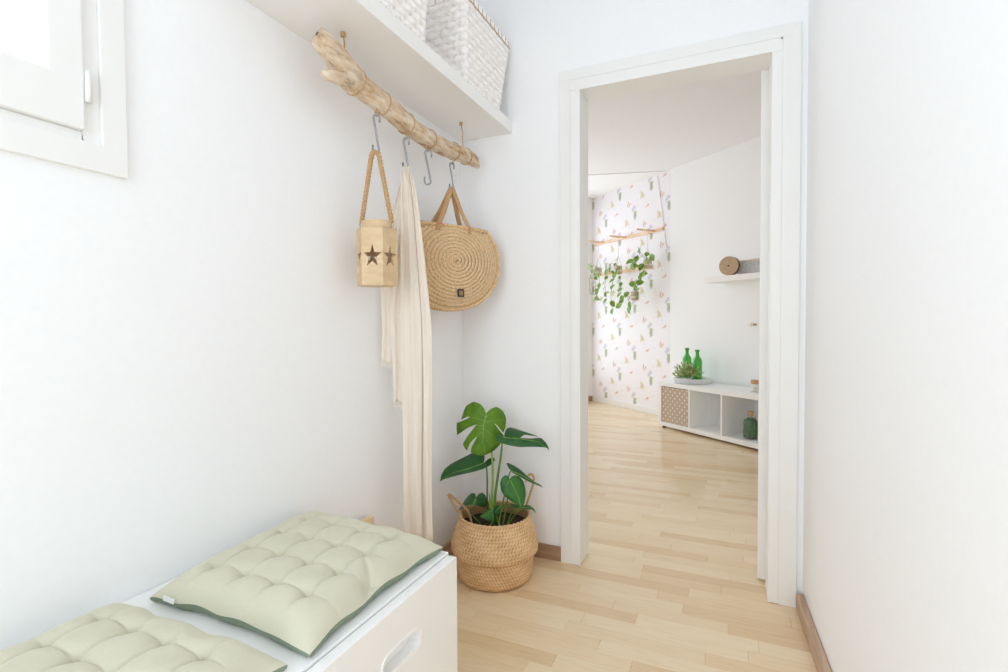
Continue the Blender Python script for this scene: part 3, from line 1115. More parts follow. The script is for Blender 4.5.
hang = []
for px in (358, 383, 407, 431, 455, 464):
    hang.append(wrap(px))
for (x, y, tx) in ((343, 32, 344), (461, 122, 461)):
    top = on_plane(x, y, (0, 0, SZ0), (0, 0, 1))
    i = branch_at(tx)
    bot = pts[i] + Vector((0.006, 0, rads[i] * 0.8))
    if bot.z > top.z - 0.01:
        bot.z = top.z - 0.01
    MB().tube([top, lerp(top, bot, 0.5) + Vector((0.002, 0.001, 0)), bot], 0.0024, 6).build('hanging_cord', M['jute'], dw, smooth=True)
    kn = MB()
    for q in range(3):
        kn.tube([top + Vector((0.005 * math.cos(a_), 0.005 * math.sin(a_), -0.004 - 0.004 * q)) for a_ in [2 * math.pi * k / 8 for k in range(8)]], 0.0026, 6, closed=True)
    kn.build('knot', M['jute'], dw, smooth=True)

# ------------------------------------------------------------------ S-hooks, each on its loop of cord


def s_hook(xt, yt, xb, yb, wpx, yaw_, label):
    t, b = in_plane(xt, yt), in_plane(xb, yb)
    r = wpx
    e = Vector((math.cos(yaw_), math.sin(yaw_), 0))
    mid = (t + b) / 2
    h = (t.z - b.z) / 2
    pth = []
    ct = mid + Vector((0, 0, h - r)) + e * (r * 0.15)
    cb = mid - Vector((0, 0, h - r)) - e * (r * 0.15)
    pth.append(ct + e * r + Vector((0, 0, -0.014)))
    for k in range(9):
        a_ = math.pi * k / 8
        pth.append(ct + e * (r * math.cos(a_)) + Vector((0, 0, r * math.sin(a_))))
    for k in range(9):
        a_ = math.pi * k / 8
        pth.append(cb + e * (r * math.cos(a_)) - Vector((0, 0, r * math.sin(a_))))
    pth.append(cb - e * r + Vector((0, 0, 0.016)))
    o = MB().tube(pth, 0.0034, 8).build('hook', M['steel'], smooth=True)
    o.name = 's_hook'
    return tag(o, label, 'hook', 'steel hooks on the driftwood')


s_hook(376.5, 115, 376, 153, 0.0095, 0.45, 'steel S-hook holding the wooden lantern')
s_hook(406, 138, 406, 170, 0.009, 0.5, 'steel S-hook holding the cream scarf')
s_hook(427.8, 150, 428.2, 184.5, 0.0115, 0.6, 'empty steel S-hook between the scarf and the round bag')
s_hook(452, 163, 451.5, 190.5, 0.009, 1.05, 'steel S-hook holding the round woven bag')
for hx, hy_, bx in ((376.5, 115, 376), (406, 138, 405), (427.8, 150, 427), (452, 163, 450)):
    t = in_plane(hx, hy_ + 1.5)
    i = branch_at(bx + 2)
    s = pts[i] + Vector((0.006, -0.012, -rads[i] * 0.9))
    s2 = pts[i] + Vector((0.006, 0.012, -rads[i] * 0.9))
    MB().tube([s, lerp(s, t, 0.6), t + Vector((0, 0, -0.002)), lerp(s2, t, 0.6), s2], 0.0016, 6).build('hook_loop', M['jute'], dw, smooth=True)

# ------------------------------------------------------------------ wooden lantern
LC = Vector((PX, 1.322, 0))
lz0, lz1, lcol = 1.146, 1.322, 1.348
lan = thing('star_lantern', (LC.x, LC.y, lz0), 'six-sided pale wood lantern with star cut-outs hanging on a rope', 'lantern')
LR = 0.0645
view = math.atan2(-LC.y, -LC.x)
th0 = view - math.radians(15)
star = []
for k in range(10):
    rr = 0.0285 if k % 2 == 0 else 0.0118
    aa = math.pi / 2 + k * math.pi / 5
    star.append((rr * math.cos(aa), 1.3 * rr * math.sin(aa) + 0.000))
hw = LR * math.sin(math.pi / 6)
ap = LR * math.cos(math.pi / 6)
for k in range(6):
    a_ = th0 + k * math.pi / 3
    nn = Vector((math.cos(a_), math.sin(a_), 0))
    tt = Vector((-nn.y, nn.x, 0))
    hh = (lz1 - lz0) / 2
    mb = MB()
    extruded_plate(mb, [(-hw, -hh), (hw, -hh), (hw, hh), (-hw, hh)], star,
                   lambda x, y, t, nn=nn, tt=tt: LC + nn * t + tt * (x * (1 if t > ap - 0.003 else 0.93)) + Vector((0, 0, (lz0 + lz1) / 2 + y)), ap, ap - 0.006)
    mb.build('star_panel', M['birch_z'], lan)
hexa = [LC + Vector((math.cos(th0 + math.pi / 6 + k * math.pi / 3), math.sin(th0 + math.pi / 6 + k * math.pi / 3), 0)) * 1.0 for k in range(6)]


def hexplate(r, z0, z1):
    vs = [LC + (h - LC) * r + Vector((0, 0, z0)) for h in hexa] + [LC + (h - LC) * r + Vector((0, 0, z1)) for h in hexa]
    return MB().add(vs, [tuple(reversed(range(6))), tuple(range(6, 12))] + [(k, (k + 1) % 6, (k + 1) % 6 + 6, k + 6) for k in range(6)])


hexplate(LR - 0.0075, lz0, lz0 + 0.008).build('floor_plate', M['birch_z'], lan)
mb = MB().lathe([(0.030, lz1 - 0.012), (0.046, lz1 - 0.012), (0.046, lcol), (0.041, lcol), (0.041, lz1 - 0.006), (0.030, lz1 - 0.006)], LC, 40, False, False)
mb.build('neck_ring', M['birch_z'], lan, bevel=0.001)
hexa_top = MB()
vs = [LC + (h - LC) * LR + Vector((0, 0, lz1)) for h in hexa] + [LC + Vector((0.0455 * math.cos(th0 + math.pi / 6 + k * math.pi / 3), 0.0455 * math.sin(th0 + math.pi / 6 + k * math.pi / 3), lz1)) for k in range(6)]
hexa_top.add(vs, [(k, (k + 1) % 6, (k + 1) % 6 + 6, k + 6) for k in range(6)]).build('shoulder', M['birch_z'], lan, solid=0.003)
side = Vector((0.913, 0.407, 0))                     # rope lies across the view
apex = in_plane(375.2, 152)
rp = []
for s_, (kx, ky) in ((-1, (364.5, 222)), (1, (387.3, 222))):
    at_ = LC + side * (0.0475 * s_) + Vector((0, 0, lcol - 0.008))
    MB().tube([at_ + side * 0.0055 * math.cos(q) + Vector((0, 0, 0.009 * math.sin(q))) for q in [2 * math.pi * i / 14 for i in range(14)]], 0.0015, 6, closed=True).build('metal_eye', M['brass'], lan, smooth=True)
    rp.append(at_ + Vector((0, 0, 0.006)))
ctrl = []
l0, r0 = rp[0], rp[1]
for i in range(11):
    t = i / 10
    ctrl.append(Vector((lerp(l0.x, apex.x - side.x * 0.012, t), lerp(l0.y, apex.y - side.y * 0.012, t), lerp(l0.z, apex.z - 0.012, t))))
for i in range(1, 6):
    q = math.pi - math.pi * i / 6
    ctrl.append(apex + Vector((0, 0, -0.012)) + side * (0.012 * math.cos(q)) + Vector((0, 0, 0.012 * math.sin(q))))
for i in range(11):
    t = 1 - i / 10
    ctrl.append(Vector((lerp(r0.x, apex.x + side.x * 0.012, t), lerp(r0.y, apex.y + side.y * 0.012, t), lerp(r0.z, apex.z - 0.012, t))))


def resample(pts_, step):
    out = [pts_[0].copy()]
    acc = 0
    for i in range(len(pts_) - 1):
        seg = (pts_[i + 1] - pts_[i]).length
        n_ = max(1, int(seg / step))
        for k in range(1, n_ + 1):
            out.append(pts_[i].lerp(pts_[i + 1], k / n_))
    return out


def twisted_rope(name, ctrl_, r, m, parent, strands=3, pitch=0.034):
    c_ = resample(ctrl_, pitch / 8)
    mb_ = MB()
    dist = [0]
    for i in range(1, len(c_)):
        dist.append(dist[-1] + (c_[i] - c_[i - 1]).length)
    for s__ in range(strands):
        pp = []
        prev = Vector((0.4, -0.9, 0.1))
        for i, p in enumerate(c_):
            t_ = (c_[min(i + 1, len(c_) - 1)] - c_[max(i - 1, 0)]).normalized()
            prev = (prev - t_ * prev.dot(t_)).normalized()
            b_ = t_.cross(prev)
            q = 2 * math.pi * (dist[i] / pitch + s__ / strands)
            pp.append(p + (prev * math.cos(q) + b_ * math.sin(q)) * r * 0.58)
        mb_.tube(pp, r * 0.48, 6)
    return mb_.build(name, m, parent, smooth=True)


twisted_rope('rope_handle', ctrl, 0.0080, M['jute'], lan)

# ------------------------------------------------------------------ scarf
SC = in_plane(405.5, 169)
sc = thing('scarf', (SC.x, SC.y, 0.27), 'long cream linen scarf draped over a hook beside the wooden lantern', 'scarf')


def fold(name, x_top, x_bot, ztop, zbot, off, folds, amp_, seed, wtop=None, taper=0.25):
    """x_* are (left, right) positions across the view in metres from the hook; off is towards the camera"""
    rg_ = random.Random(seed)
    nx, nz = 40, 46
    ph = rg_.uniform(0, 6)
    toward = Vector((0.407, -0.913, 0))
    vs, fs = [], []
    for j in range(nz + 1):
        t = j / nz
        e_ = min(1, t / taper)
        e_ = e_ ** 0.6
        xl = lerp(x_top[0], x_bot[0], e_)
        xr = lerp(x_top[1], x_bot[1], e_)
        for i in range(nx + 1):
            s_ = i / nx
            zz = lerp(ztop, zbot, t) + (0.006 * math.sin(s_ * 7 + ph) * t)
            wv = amp_ * (0.45 + 0.55 * e_) * math.sin(2 * math.pi * folds * s_ + ph + 0.9 * math.sin(t * 3 + ph)) + 0.3 * amp_ * math.sin(4.2 * math.pi * folds * s_ + t * 4)
            xx = lerp(xl, xr, s_) + 0.004 * math.sin(t * 9 + s_ * 2 + ph) * t
            p = Vector((SC.x, SC.y, 0)) + side * xx + toward * (off + wv)
            vs.append((p.x, p.y, zz))
    for j in range(nz):
        for i in range(nx):
            a_ = j * (nx + 1) + i
            fs.append((a_, a_ + 1, a_ + nx + 2, a_ + nx + 1))
    MB().add(vs, fs).build(name, M['linen'], sc, smooth=True, solid=0.0016)
    fg = MB()
    row = nz * (nx + 1)
    for i in range(0, nx, 2):
        p = Vector(vs[row + i])
        fg.tube([p, p + Vector((rg_.uniform(-0.002, 0.002), rg_.uniform(-0.002, 0.002), -0.009)), p + Vector((rg_.uniform(-0.004, 0.004), rg_.uniform(-0.003, 0.003), -0.018))], 0.0007, 4)
    fg.build('fringe', M['linen'], sc)['kind'] = 'stuff'


fold('hanging_end', (-0.006, 0.008), (-0.094, -0.046), SC.z - 0.02, 0.892, -0.022, 1.6, 0.0045, 1, taper=0.62)
fold('hanging_end', (-0.008, 0.008), (-0.056, -0.010), SC.z - 0.02, 0.750, -0.010, 1.5, 0.004, 2, taper=0.60)
fold('hanging_end', (-0.004, 0.014), (-0.018, 0.083), SC.z, 0.262, 0.004, 2.6, 0.0065, 3, taper=0.42)
fold('hanging_end', (-0.012, 0.006), (-0.016, 0.050), SC.z - 0.004, 0.285, 0.020, 1.6, 0.0055, 8, taper=0.40)
# gathered bunch over the hook
bn = MB()
for k in range(7):
    xo = lerp(-0.010, 0.010, k / 6)
    pp = [Vector((SC.x, SC.y, SC.z)) + side * (xo * 1.1) + Vector((0.407, -0.913, 0)) * q + Vector((0, 0, h)) for q, h in ((0.012, -0.040), (0.011, -0.014), (0.006, 0.002), (0.0, 0.007), (-0.007, 0.001), (-0.012, -0.02), (-0.014, -0.045))]
    bn.tube(pp, 0.0034, 6)
bn.build('gathered_top', M['linen'], sc, smooth=True)

# ------------------------------------------------------------------ round woven bag
BC = on_plane(449.5, 261.5, (-1.037, 0, 0), (1, 0, 0))
be_ = Vector((0.43, 0.903, 0)).normalized()
bn_ = Vector((be_.y, -be_.x, 0))
BR = 0.238
bag = thing('round_bag', (BC.x, BC.y, BC.z - BR), 'round spiral-woven straw bag with tan handles hanging in the corner', 'bag')
ztop_b = 0.130
prof_bulge = lambda r: 0.030 * (1 - (r / BR) ** 4) + 0.012


def bag_pt(r, a_, front=1):
    return BC + be_ * (r * math.cos(a_)) + Vector((0, 0, 0.80 * r * math.sin(a_))) + bn_ * (prof_bulge(r) * front)


def clipped_spiral(mb_, pitch, r0_, rmax, rad_, front, phase=0.0, n_=6, flat=1.0, top=ztop_b):
    run = []
    turns = rmax / pitch
    steps = int(turns * 56)
    for i in range(steps + 1):
        th_ = i / 56 * 2 * math.pi
        r = r0_ + pitch * i / 56
        if r > rmax:
            break
        zc = 0.80 * r * math.sin(th_ + phase)
        if zc <= top:
            run.append(bag_pt(r, th_ + phase, front))
        else:
            if len(run) > 2:
                mb_.tube(run, rad_, n_, ref=bn_)
            run = []
    if len(run) > 2:
        mb_.tube(run, rad_, n_, ref=bn_)


PIT_B = 0.0172
for fr__, nm in ((1, 'front_panel'), (-1, 'back_panel')):
    mb = MB()
    clipped_spiral(mb, PIT_B, 0.0012, BR, 0.0078, fr__)
    pn = mb.build(nm, M['raffia_dark'], bag, smooth=True)
    if fr__ == 1:
        mb = MB()
        for dz_ in (0.5,):
            clipped_spiral(mb, PIT_B, 0.004 + PIT_B * dz_, BR, 0.0022, fr__)
        st_ = mb
        st_.v = [v + bn_ * 0.0050 for v in st_.v]
        st_.build('stitch_line', M['raffia_light'], pn, smooth=True)
gs = MB()
for k in range(5):
    oo = lerp(0.022, -0.022, k / 4)
    a0 = math.asin(ztop_b / BR / 0.80)
    run = [BC + be_ * ((BR + 0.003 * math.sin(math.pi * k / 4)) * math.cos(q)) + Vector((0, 0, 0.80 * (BR + 0.003) * math.sin(q))) + bn_ * oo for q in [math.pi - a0 + (math.pi + 2 * a0) * i / 70 for i in range(71)]]
    gs.tube(run, 0.0072, 6)
gs.build('side_band', M['raffia_dark'], bag, smooth=True)
tp = MB()
hw_b = math.sqrt(BR ** 2 - (ztop_b / 0.80) ** 2)
for f_ in (1, -1):
    run = [BC + be_ * lerp(-hw_b, hw_b, i / 24) + Vector((0, 0, ztop_b + 0.004)) + bn_ * (f_ * prof_bulge(math.hypot(lerp(-hw_b, hw_b, i / 24), ztop_b))) for i in range(25)]
    tp.tube(run, 0.0070, 6)
tp.build('top_edge', M['raffia_dark'], bag, smooth=True)
hkb = in_plane(451.5, 190.5)
for f_ in (1, -1):
    q = []
    zt = BC.z + ztop_b
    off_ = (prof_bulge(0.16) + 0.006) * (1.0 if f_ == 1 else 0.35)
    P0 = BC + be_ * (-0.080) + Vector((0, 0, ztop_b - 0.02)) + bn_ * (f_ * off_)
    P1 = BC + be_ * (0.070) + Vector((0, 0, ztop_b - 0.02)) + bn_ * (f_ * off_)
    ap_ = Vector((hkb.x, hkb.y, hkb.z + 0.0015 + (0.004 if f_ == 1 else 0))) + bn_ * (0.004 * f_)
    La, Lb = ap_ - be_ * 0.010 - Vector((0, 0, 0.012)), ap_ + be_ * 0.010 - Vector((0, 0, 0.012))
    q = [P0, P0 + Vector((0, 0, 0.02)), P0.lerp(La, 0.5), La, ap_ - be_ * 0.006 - Vector((0, 0, 0.003)), ap_, ap_ + be_ * 0.006 - Vector((0, 0, 0.003)), Lb, Lb.lerp(P1, 0.5), P1 + Vector((0, 0, 0.02)), P1]
    MB().tube(q, 0.0108, 8, flat=0.4, ref=be_).build('handle', M['strap'], bag, smooth=True)
# small patch low on the front
pc = BC + be_ * 0.020 + Vector((0, 0, -0.128)) + bn_ * (prof_bulge(0.13) + 0.009)
pq = lambda hs: [pc + be_ * (sx_ * hs) + Vector((0, 0, sz_ * hs)) for sx_, sz_ in ((-1, -1), (1, -1), (1, 1), (-1, 1))]
pa = MB().add(pq(0.0155), [(0, 1, 2, 3)]).build('patch', M['patch'], bag, solid=0.002)
MB().add([v + bn_ * 0.0015 for v in pq(0.009)], [(0, 1, 2, 3)]).build('patch_emblem', M['patch_in'], pa, solid=0.001)
tk = BC + be_ * (-0.072) + Vector((0, 0, ztop_b + 0.004)) + bn_ * (prof_bulge(0.16) + 0.009)
MB().tube([tk - be_ * 0.015, tk + Vector((0, 0, 0.003)), tk + be_ * 0.018], 0.002, 6).build('pink_thread', M['pink'], bag, smooth=True)

# ------------------------------------------------------------------ belly basket with monstera
PC = Vector((-0.880, 1.873, 0))
pb = thing('belly_basket', PC, 'round seagrass belly basket with looped handles, holding the monstera', 'basket')
prof = [(0.02, 0.0), (0.125, 0.0), (0.142, 0.004), (0.151, 0.016), (0.155, 0.04), (0.156, 0.07), (0.155, 0.098), (0.153, 0.108), (0.166, 0.1085), (0.174, 0.116), (0.1765, 0.128), (0.1755, 0.144), (0.172, 0.160), (0.166, 0.180), (0.159, 0.200), (0.152, 0.220), (0.146, 0.238), (0.1425, 0.250)]
fine_p = []
for i in range(len(prof) - 1):
    st__ = max(1, int(math.hypot(prof[i + 1][0] - prof[i][0], prof[i + 1][1] - prof[i][1]) / 0.0028))
    for k in range(st__):
        fine_p.append((lerp(prof[i][0], prof[i + 1][0], k / st__), lerp(prof[i][1], prof[i + 1][1], k / st__)))
fine_p.append(prof[-1])
NS = 240
mb = MB().lathe(fine_p, PC, NS, True, False)
tones = []
acc = 0
rows_d = []
for i, (r, z) in enumerate(fine_p):
    if i:
        acc += math.hypot(r - fine_p[i - 1][0], z - fine_p[i - 1][1])
    rows_d.append(acc)
for i, (r, z) in enumerate(fine_p):
    for k in range(NS):
        row_ = math.floor(rows_d[i] / 0.0125)
        fr_v = rows_d[i] / 0.0125 - row_
        s_ = k / NS * 76
        slant = (1 if row_ % 2 else -1) if z >= 0.118 else 1
        twill = math.sin(2 * math.pi * (s_ + slant * fr_v * 0.5 + (row_ * 0.37 if z >= 0.118 else row_ * 0.5))) * 0.6 + 0.7 * math.sin(math.pi * fr_v) - 0.35 + 0.35 * math.sin(s_ * 0.9 + row_ * 2.3) * math.sin(row_ * 1.7 + s_ * 0.31)
        d = 0.0012 * twill if r > 0.12 else 0
        v = mb.v[i * NS + k]
        n_ = Vector((v.x - PC.x, v.y - PC.y, 0)).normalized()
        mb.v[i * NS + k] = v + n_ * d
        tones.append(0.5 + 0.5 * twill)
bo = mb.build('woven_body', M['seagrass'], pb, smooth=True)
at = bo.data.attributes.new('tone', 'FLOAT', 'POINT')
at.data.foreach_set('value', tones)
inn = MB().lathe([(0.139, 0.252), (0.138, 0.225), (0.146, 0.20), (0.152, 0.17)], PC, 64, False, False)
o = inn.build('lining', M['seagrass'], pb, smooth=True)
a2 = o.data.attributes.new('tone', 'FLOAT', 'POINT')
a2.data.foreach_set('value', [0.25] * len(o.data.vertices))
rim = MB()
for s__ in range(2):
    rim.tube([PC + Vector(((0.1415 + 0.003 * math.cos(k * 1.2 + s__ * math.pi)) * math.cos(2 * math.pi * k / 120), (0.1415 + 0.003 * math.cos(k * 1.2 + s__ * math.pi)) * math.sin(2 * math.pi * k / 120), 0.252 + 0.003 * math.sin(k * 1.2 + s__ * math.pi))) for k in range(120)], 0.0036, 6, closed=True)
o = rim.build('braided_rim', M['seagrass'], pb, smooth=True)
a2 = o.data.attributes.new('tone', 'FLOAT', 'POINT')
a2.data.foreach_set('value', [0.6] * len(o.data.vertices))
tow = Vector((0.42, -0.907, 0))


def handle_path(px_list, Y):
    return [on_plane(x, y, (0, Y, 0), (0, 1, 0)) for x, y in px_list]


lp = [on_plane(x, y, PC + Vector((-0.115, -0.06, 0)), (0.75, -0.66, 0)) for x, y in ((472, 527), (470.5, 518), (467, 510), (460, 503), (454, 498), (449, 494), (448.4, 496), (452, 502), (457, 509), (461, 514), (462, 518))]
hl = twisted_rope('handle', lp, 0.0058, M['seagrass'], pb, 2, 0.026)
hp_ = [on_plane(x, y, PC + Vector((0.06, 0.09, 0)), (0.2, -0.98, 0)) for x, y in ((524, 513), (527, 503), (530, 494), (532.5, 486), (534, 478), (532.5, 474.5), (529.5, 474), (527, 477), (526, 482))]
hr_ = twisted_rope('handle', hp_, 0.0052, M['seagrass'], pb, 2, 0.026)
for o in (hl, hr_):
    a2 = o.data.attributes.new('tone', 'FLOAT', 'POINT')
    a2.data.foreach_set('value', [0.35] * len(o.data.vertices))

mon = thing('monstera_plant', PC + Vector((0, 0, 0.17)), 'young monstera with one split bright leaf, growing in the belly basket', 'plant')
mb = MB().lathe([(0.148, 0.168), (0.146, 0.205), (0.10, 0.212), (0.05, 0.216), (0.01, 0.218)], PC, 40, True, True)
for i, v in enumerate(mb.v):
    if v.z > 0.207:
        mb.v[i] = v + Vector((0, 0, rg.uniform(-0.004, 0.004)))
mb.build('soil', M['soil'], mon, smooth=True)

Z3 = lambda l: [(440 + x * 0.11409, 395 + y * 0.11409) for x, y in l]
Z4 = lambda l: [(440 + x * 0.11409, 455 + y * 0.11409) for x, y in l]


def smooth_loop(pts_, sharp=60):
    """Round gentle corners of a closed loop, keep the sharp ones"""
    out = []
    n_ = len(pts_)
    for i in range(n_):
        a_, b_, c_ = Vector(pts_[i - 1]), Vector(pts_[i]), Vector(pts_[(i + 1) % n_])
        ang = (b_ - a_).angle(c_ - b_, 0)
        if ang > math.radians(sharp):
            out.append(b_)
        else:
            l1, l2 = (b_ - a_).length, (c_ - b_).length
            for q in (0.25, 0.0, -0.25):
                if q > 0:
                    out.append(b_.lerp(a_, q))
                elif q < 0:
                    out.append(b_.lerp(c_, -q))
                else:
                    out.append(b_.lerp((a_ + c_) / 2, 0.12))
    return out


def leaf(outline, rib, pt, nrm, m, fold_=0.10, droop=0.0, ribw=0.0016, veins=()):
    nrm = Vector(nrm).normalized()
    loop = smooth_loop(outline)
    P3 = [on_plane(p[0], p[1], pt, nrm) for p in loop]
    R3 = [on_plane(x, y, pt, nrm) for x, y in rib]
    ax = (R3[-1] - R3[0]).normalized()
    sd = nrm.cross(ax)
    L = (R3[-1] - R3[0]).length

    def shape(p):
        d = p - R3[0]
        s_, a_ = d.dot(sd), d.dot(ax)
        return p + nrm * (fold_ * abs(s_) - droop * (a_ / L) ** 2 * L - 0.9 * s_ * s_ / max(L, 0.01))
    bm = bmesh.new()
    # flat triangulation in (sd, ax), refined so that the blade can curve
    vs = [bm.verts.new(p) for p in P3]
    es = [bm.edges.new((vs[i], vs[(i + 1) % len(vs)])) for i in range(len(vs))]
    bmesh.ops.triangle_fill(bm, edges=es, use_beauty=True, normal=nrm)
    for _ in range(2):
        ed = [e for e in bm.edges if e.calc_length() > 0.012]
        bmesh.ops.subdivide_edges(bm, edges=ed, cuts=1)
        bmesh.ops.triangulate(bm, faces=bm.faces[:])
    bmesh.ops.beautify_fill(bm, faces=bm.faces[:], edges=bm.edges[:])
    bm.verts.index_update()
    v_ = [shape(v.co.copy()) for v in bm.verts]
    f_ = [tuple(q.index for q in f.verts) for f in bm.faces]
    bm.free()
    lo = MB().add(v_, f_).build('leaf', m, mon, smooth=True, solid=0.0007)
    rr_ = [R3[0].lerp(R3[-1], k / 8) for k in range(9)] if len(R3) == 2 else resample(R3, 0.01)
    tow_ = (CAM - pt).normalized()
    sgn = 1 if tow_.dot(nrm) > 0 else -1
    MB().tube([shape(p) + nrm * (0.0007 * sgn) for p in rr_], [ribw * (1 - 0.75 * k / (len(rr_) - 1)) for k in range(len(rr_))], 6).build('midrib', M['rib'], lo, smooth=True)
    for vn in veins:
        q = [on_plane(x, y, pt, nrm) for x, y in vn]
        q = [q[0].lerp(q[1], k / 8) for k in range(9)]
        MB().tube([shape(p) + nrm * (0.0006 * sgn) for p in q], [0.0009 * (1 - 0.8 * k / 8) for k in range(9)], 5).build('vein', M['rib'], lo, smooth=True)
    return shape(R3[0])


def stalk(pts_, r0_, r1_, m=None):
    P = [Vector(p) for p in pts_]
    # Catmull-Rom
    out = []
    for i in range(len(P) - 1):
        a_, b_, c_, d_ = P[max(i - 1, 0)], P[i], P[i + 1], P[min(i + 2, len(P) - 1)]
        for k in range(6):
            t = k / 6
            out.append(0.5 * ((2 * b_) + (c_ - a_) * t + (2 * a_ - 5 * b_ + 4 * c_ - d_) * t * t + (3 * b_ - a_ - 3 * c_ + d_) * t ** 3))
    out.append(P[-1])
    MB().tube(out, [lerp(r0_, r1_, i / (len(out) - 1)) for i in range(len(out))], 8).build('stalk', m or M['stalk'], mon, smooth=True)


rootp = lambda dx_, dy_: PC + Vector((dx_, dy_, 0.205))
# big split leaf, facing the hall
pt1 = Vector((-0.935, 1.855, 0.62))
b1 = leaf(Z3([(405, 168), (388, 120), (350, 75), (290, 54), (225, 92), (200, 150), (181, 214), (232, 188), (266, 190), (240, 206), (140, 240), (138, 300), (144, 350), (235, 288), (320, 255), (300, 285), (240, 360), (195, 430), (210, 462), (234, 490), (262, 420), (325, 358), (315, 385), (275, 460), (268, 505), (330, 530), (398, 528), (470, 492), (530, 435), (556, 385), (562, 352), (528, 318), (474, 248), (500, 262), (556, 330), (578, 280), (583, 200), (552, 132), (492, 100), (440, 125), (418, 150)]),
          Z3([(405, 172), (382, 260), (375, 400), (398, 520)]), pt1, (0.42, -0.84, 0.22), M['leaf_bright'], 0.10, 0.10, 0.0024, [Z3(v) for v in ([(398, 195), (290, 110)], [(390, 225), (210, 175)], [(382, 265), (165, 285)], [(378, 320), (225, 440)], [(376, 400), (300, 500)], [(400, 195), (500, 130)], [(388, 235), (560, 215)], [(380, 290), (520, 400)], [(376, 360), (470, 470)])])
pt2 = Vector((-0.765, 1.850, 0.525))
b2 = leaf(Z3([(620, 258), (700, 288), (780, 315), (865, 350), (800, 345), (738, 338), (704, 375), (800, 378), (885, 360), (922, 400), (950, 450), (958, 482), (932, 455), (820, 452), (700, 455), (600, 438), (540, 420), (492, 395), (484, 360), (512, 332), (545, 345), (562, 372), (568, 320), (590, 275)]),
          Z3([(562, 374), (700, 385), (850, 405), (950, 470)]), pt2, (0.30, -0.62, 0.72), M['leaf_dark'], 0.06, 0.02, 0.0014)
pt3 = Vector((-1.015, 1.835, 0.42))
b3 = leaf(Z4([(-2, 226), (10, 165), (45, 105), (100, 60), (230, -5), (300, -42), (345, -52), (385, -28), (392, 20), (382, 72), (430, 28), (470, 22), (482, 40), (455, 82), (380, 122), (280, 150), (170, 172), (90, 190), (35, 205)]),
          Z4([(382, 72), (250, 120), (120, 150), (2, 220)]), pt3, (0.35, -0.66, 0.66), M['leaf_dark'], 0.08, 0.05, 0.0015)
pt4 = Vector((-0.795, 1.82, 0.33))
b4 = leaf(Z4([(612, 212), (596, 182), (570, 176), (540, 200), (527, 245), (535, 300), (562, 352), (620, 402), (690, 440), (706, 465), (718, 496), (738, 440), (755, 350), (752, 285), (735, 225), (700, 188), (655, 176), (625, 192)]),
          Z4([(614, 214), (650, 290), (690, 370), (718, 490)]), pt4, (0.45, -0.78, 0.45), M['leaf_mid'], 0.10, 0.08, 0.0016)
pt5 = Vector((-0.755, 1.87, 0.40))
b5 = leaf(Z4([(582, 70), (598, 62), (650, 82), (700, 115), (760, 180), (830, 235), (880, 262), (902, 286), (860, 268), (800, 243), (710, 197), (630, 152), (600, 110)]),
          Z4([(622, 140), (720, 180), (800, 225), (898, 282)]), pt5, (0.45, -0.45, 0.75), M['leaf_dark'], 0.05, 0.0, 0.0014)
pt6 = Vector((-0.99, 1.80, 0.285))
b6 = leaf(Z4([(318, 368), (305, 332), (278, 312), (240, 308), (190, 326), (155, 372), (168, 408), (220, 430), (290, 438), (360, 432), (400, 410), (416, 368), (404, 338), (378, 324), (342, 338)]),
          Z4([(318, 370), (300, 400), (285, 436)]), pt6, (0.30, -0.50, 0.80), M['leaf_dark'], 0.10, 0.0, 0.0012)
pt7 = Vector((-0.905, 1.80, 0.235))
b7 = leaf(Z4([(395, 500), (420, 478), (452, 474), (478, 490), (485, 540), (478, 572), (420, 562), (352, 545), (360, 516)]),
          Z4([(450, 480), (420, 520), (362, 540)]), pt7, (0.2, -0.55, 0.8), M['leaf_mid'], 0.08, 0.0, 0.001)
pt8 = Vector((-0.765, 1.87, 0.275))
b8 = leaf(Z4([(720, 468), (745, 432), (790, 430), (822, 462), (842, 508), (805, 478), (760, 474)]), Z4([(738, 462), (790, 455), (838, 500)]), pt8, (0.3, -0.5, 0.8), M['leaf_dark'], 0.08, 0.0, 0.001)
pt9 = Vector((-0.855, 1.85, 0.265))
b9 = leaf(Z4([(470, 470), (490, 445), (530, 435), (555, 450), (540, 490), (500, 530), (475, 510)]), Z4([(535, 445), (480, 510)]), pt9, (0.2, -0.6, 0.75), M['leaf_dark'], 0.08, 0.0, 0.001)
pt10 = Vector((-0.80, 1.85, 0.262))
b10 = leaf(Z4([(600, 440), (640, 425), (690, 440), (716, 470), (680, 462), (640, 462)]), Z4([(605, 442), (710, 466)]), pt10, (0.3, -0.5, 0.8), M['leaf_dark'], 0.08, 0.0, 0.001)


def px_at(x, y, Y):
    return on_plane(x, y, (0, Y, 0), (0, 1, 0))


def z4(x, y, Y):
    return px_at(440 + x * 0.11409, 455 + y * 0.11409, Y)


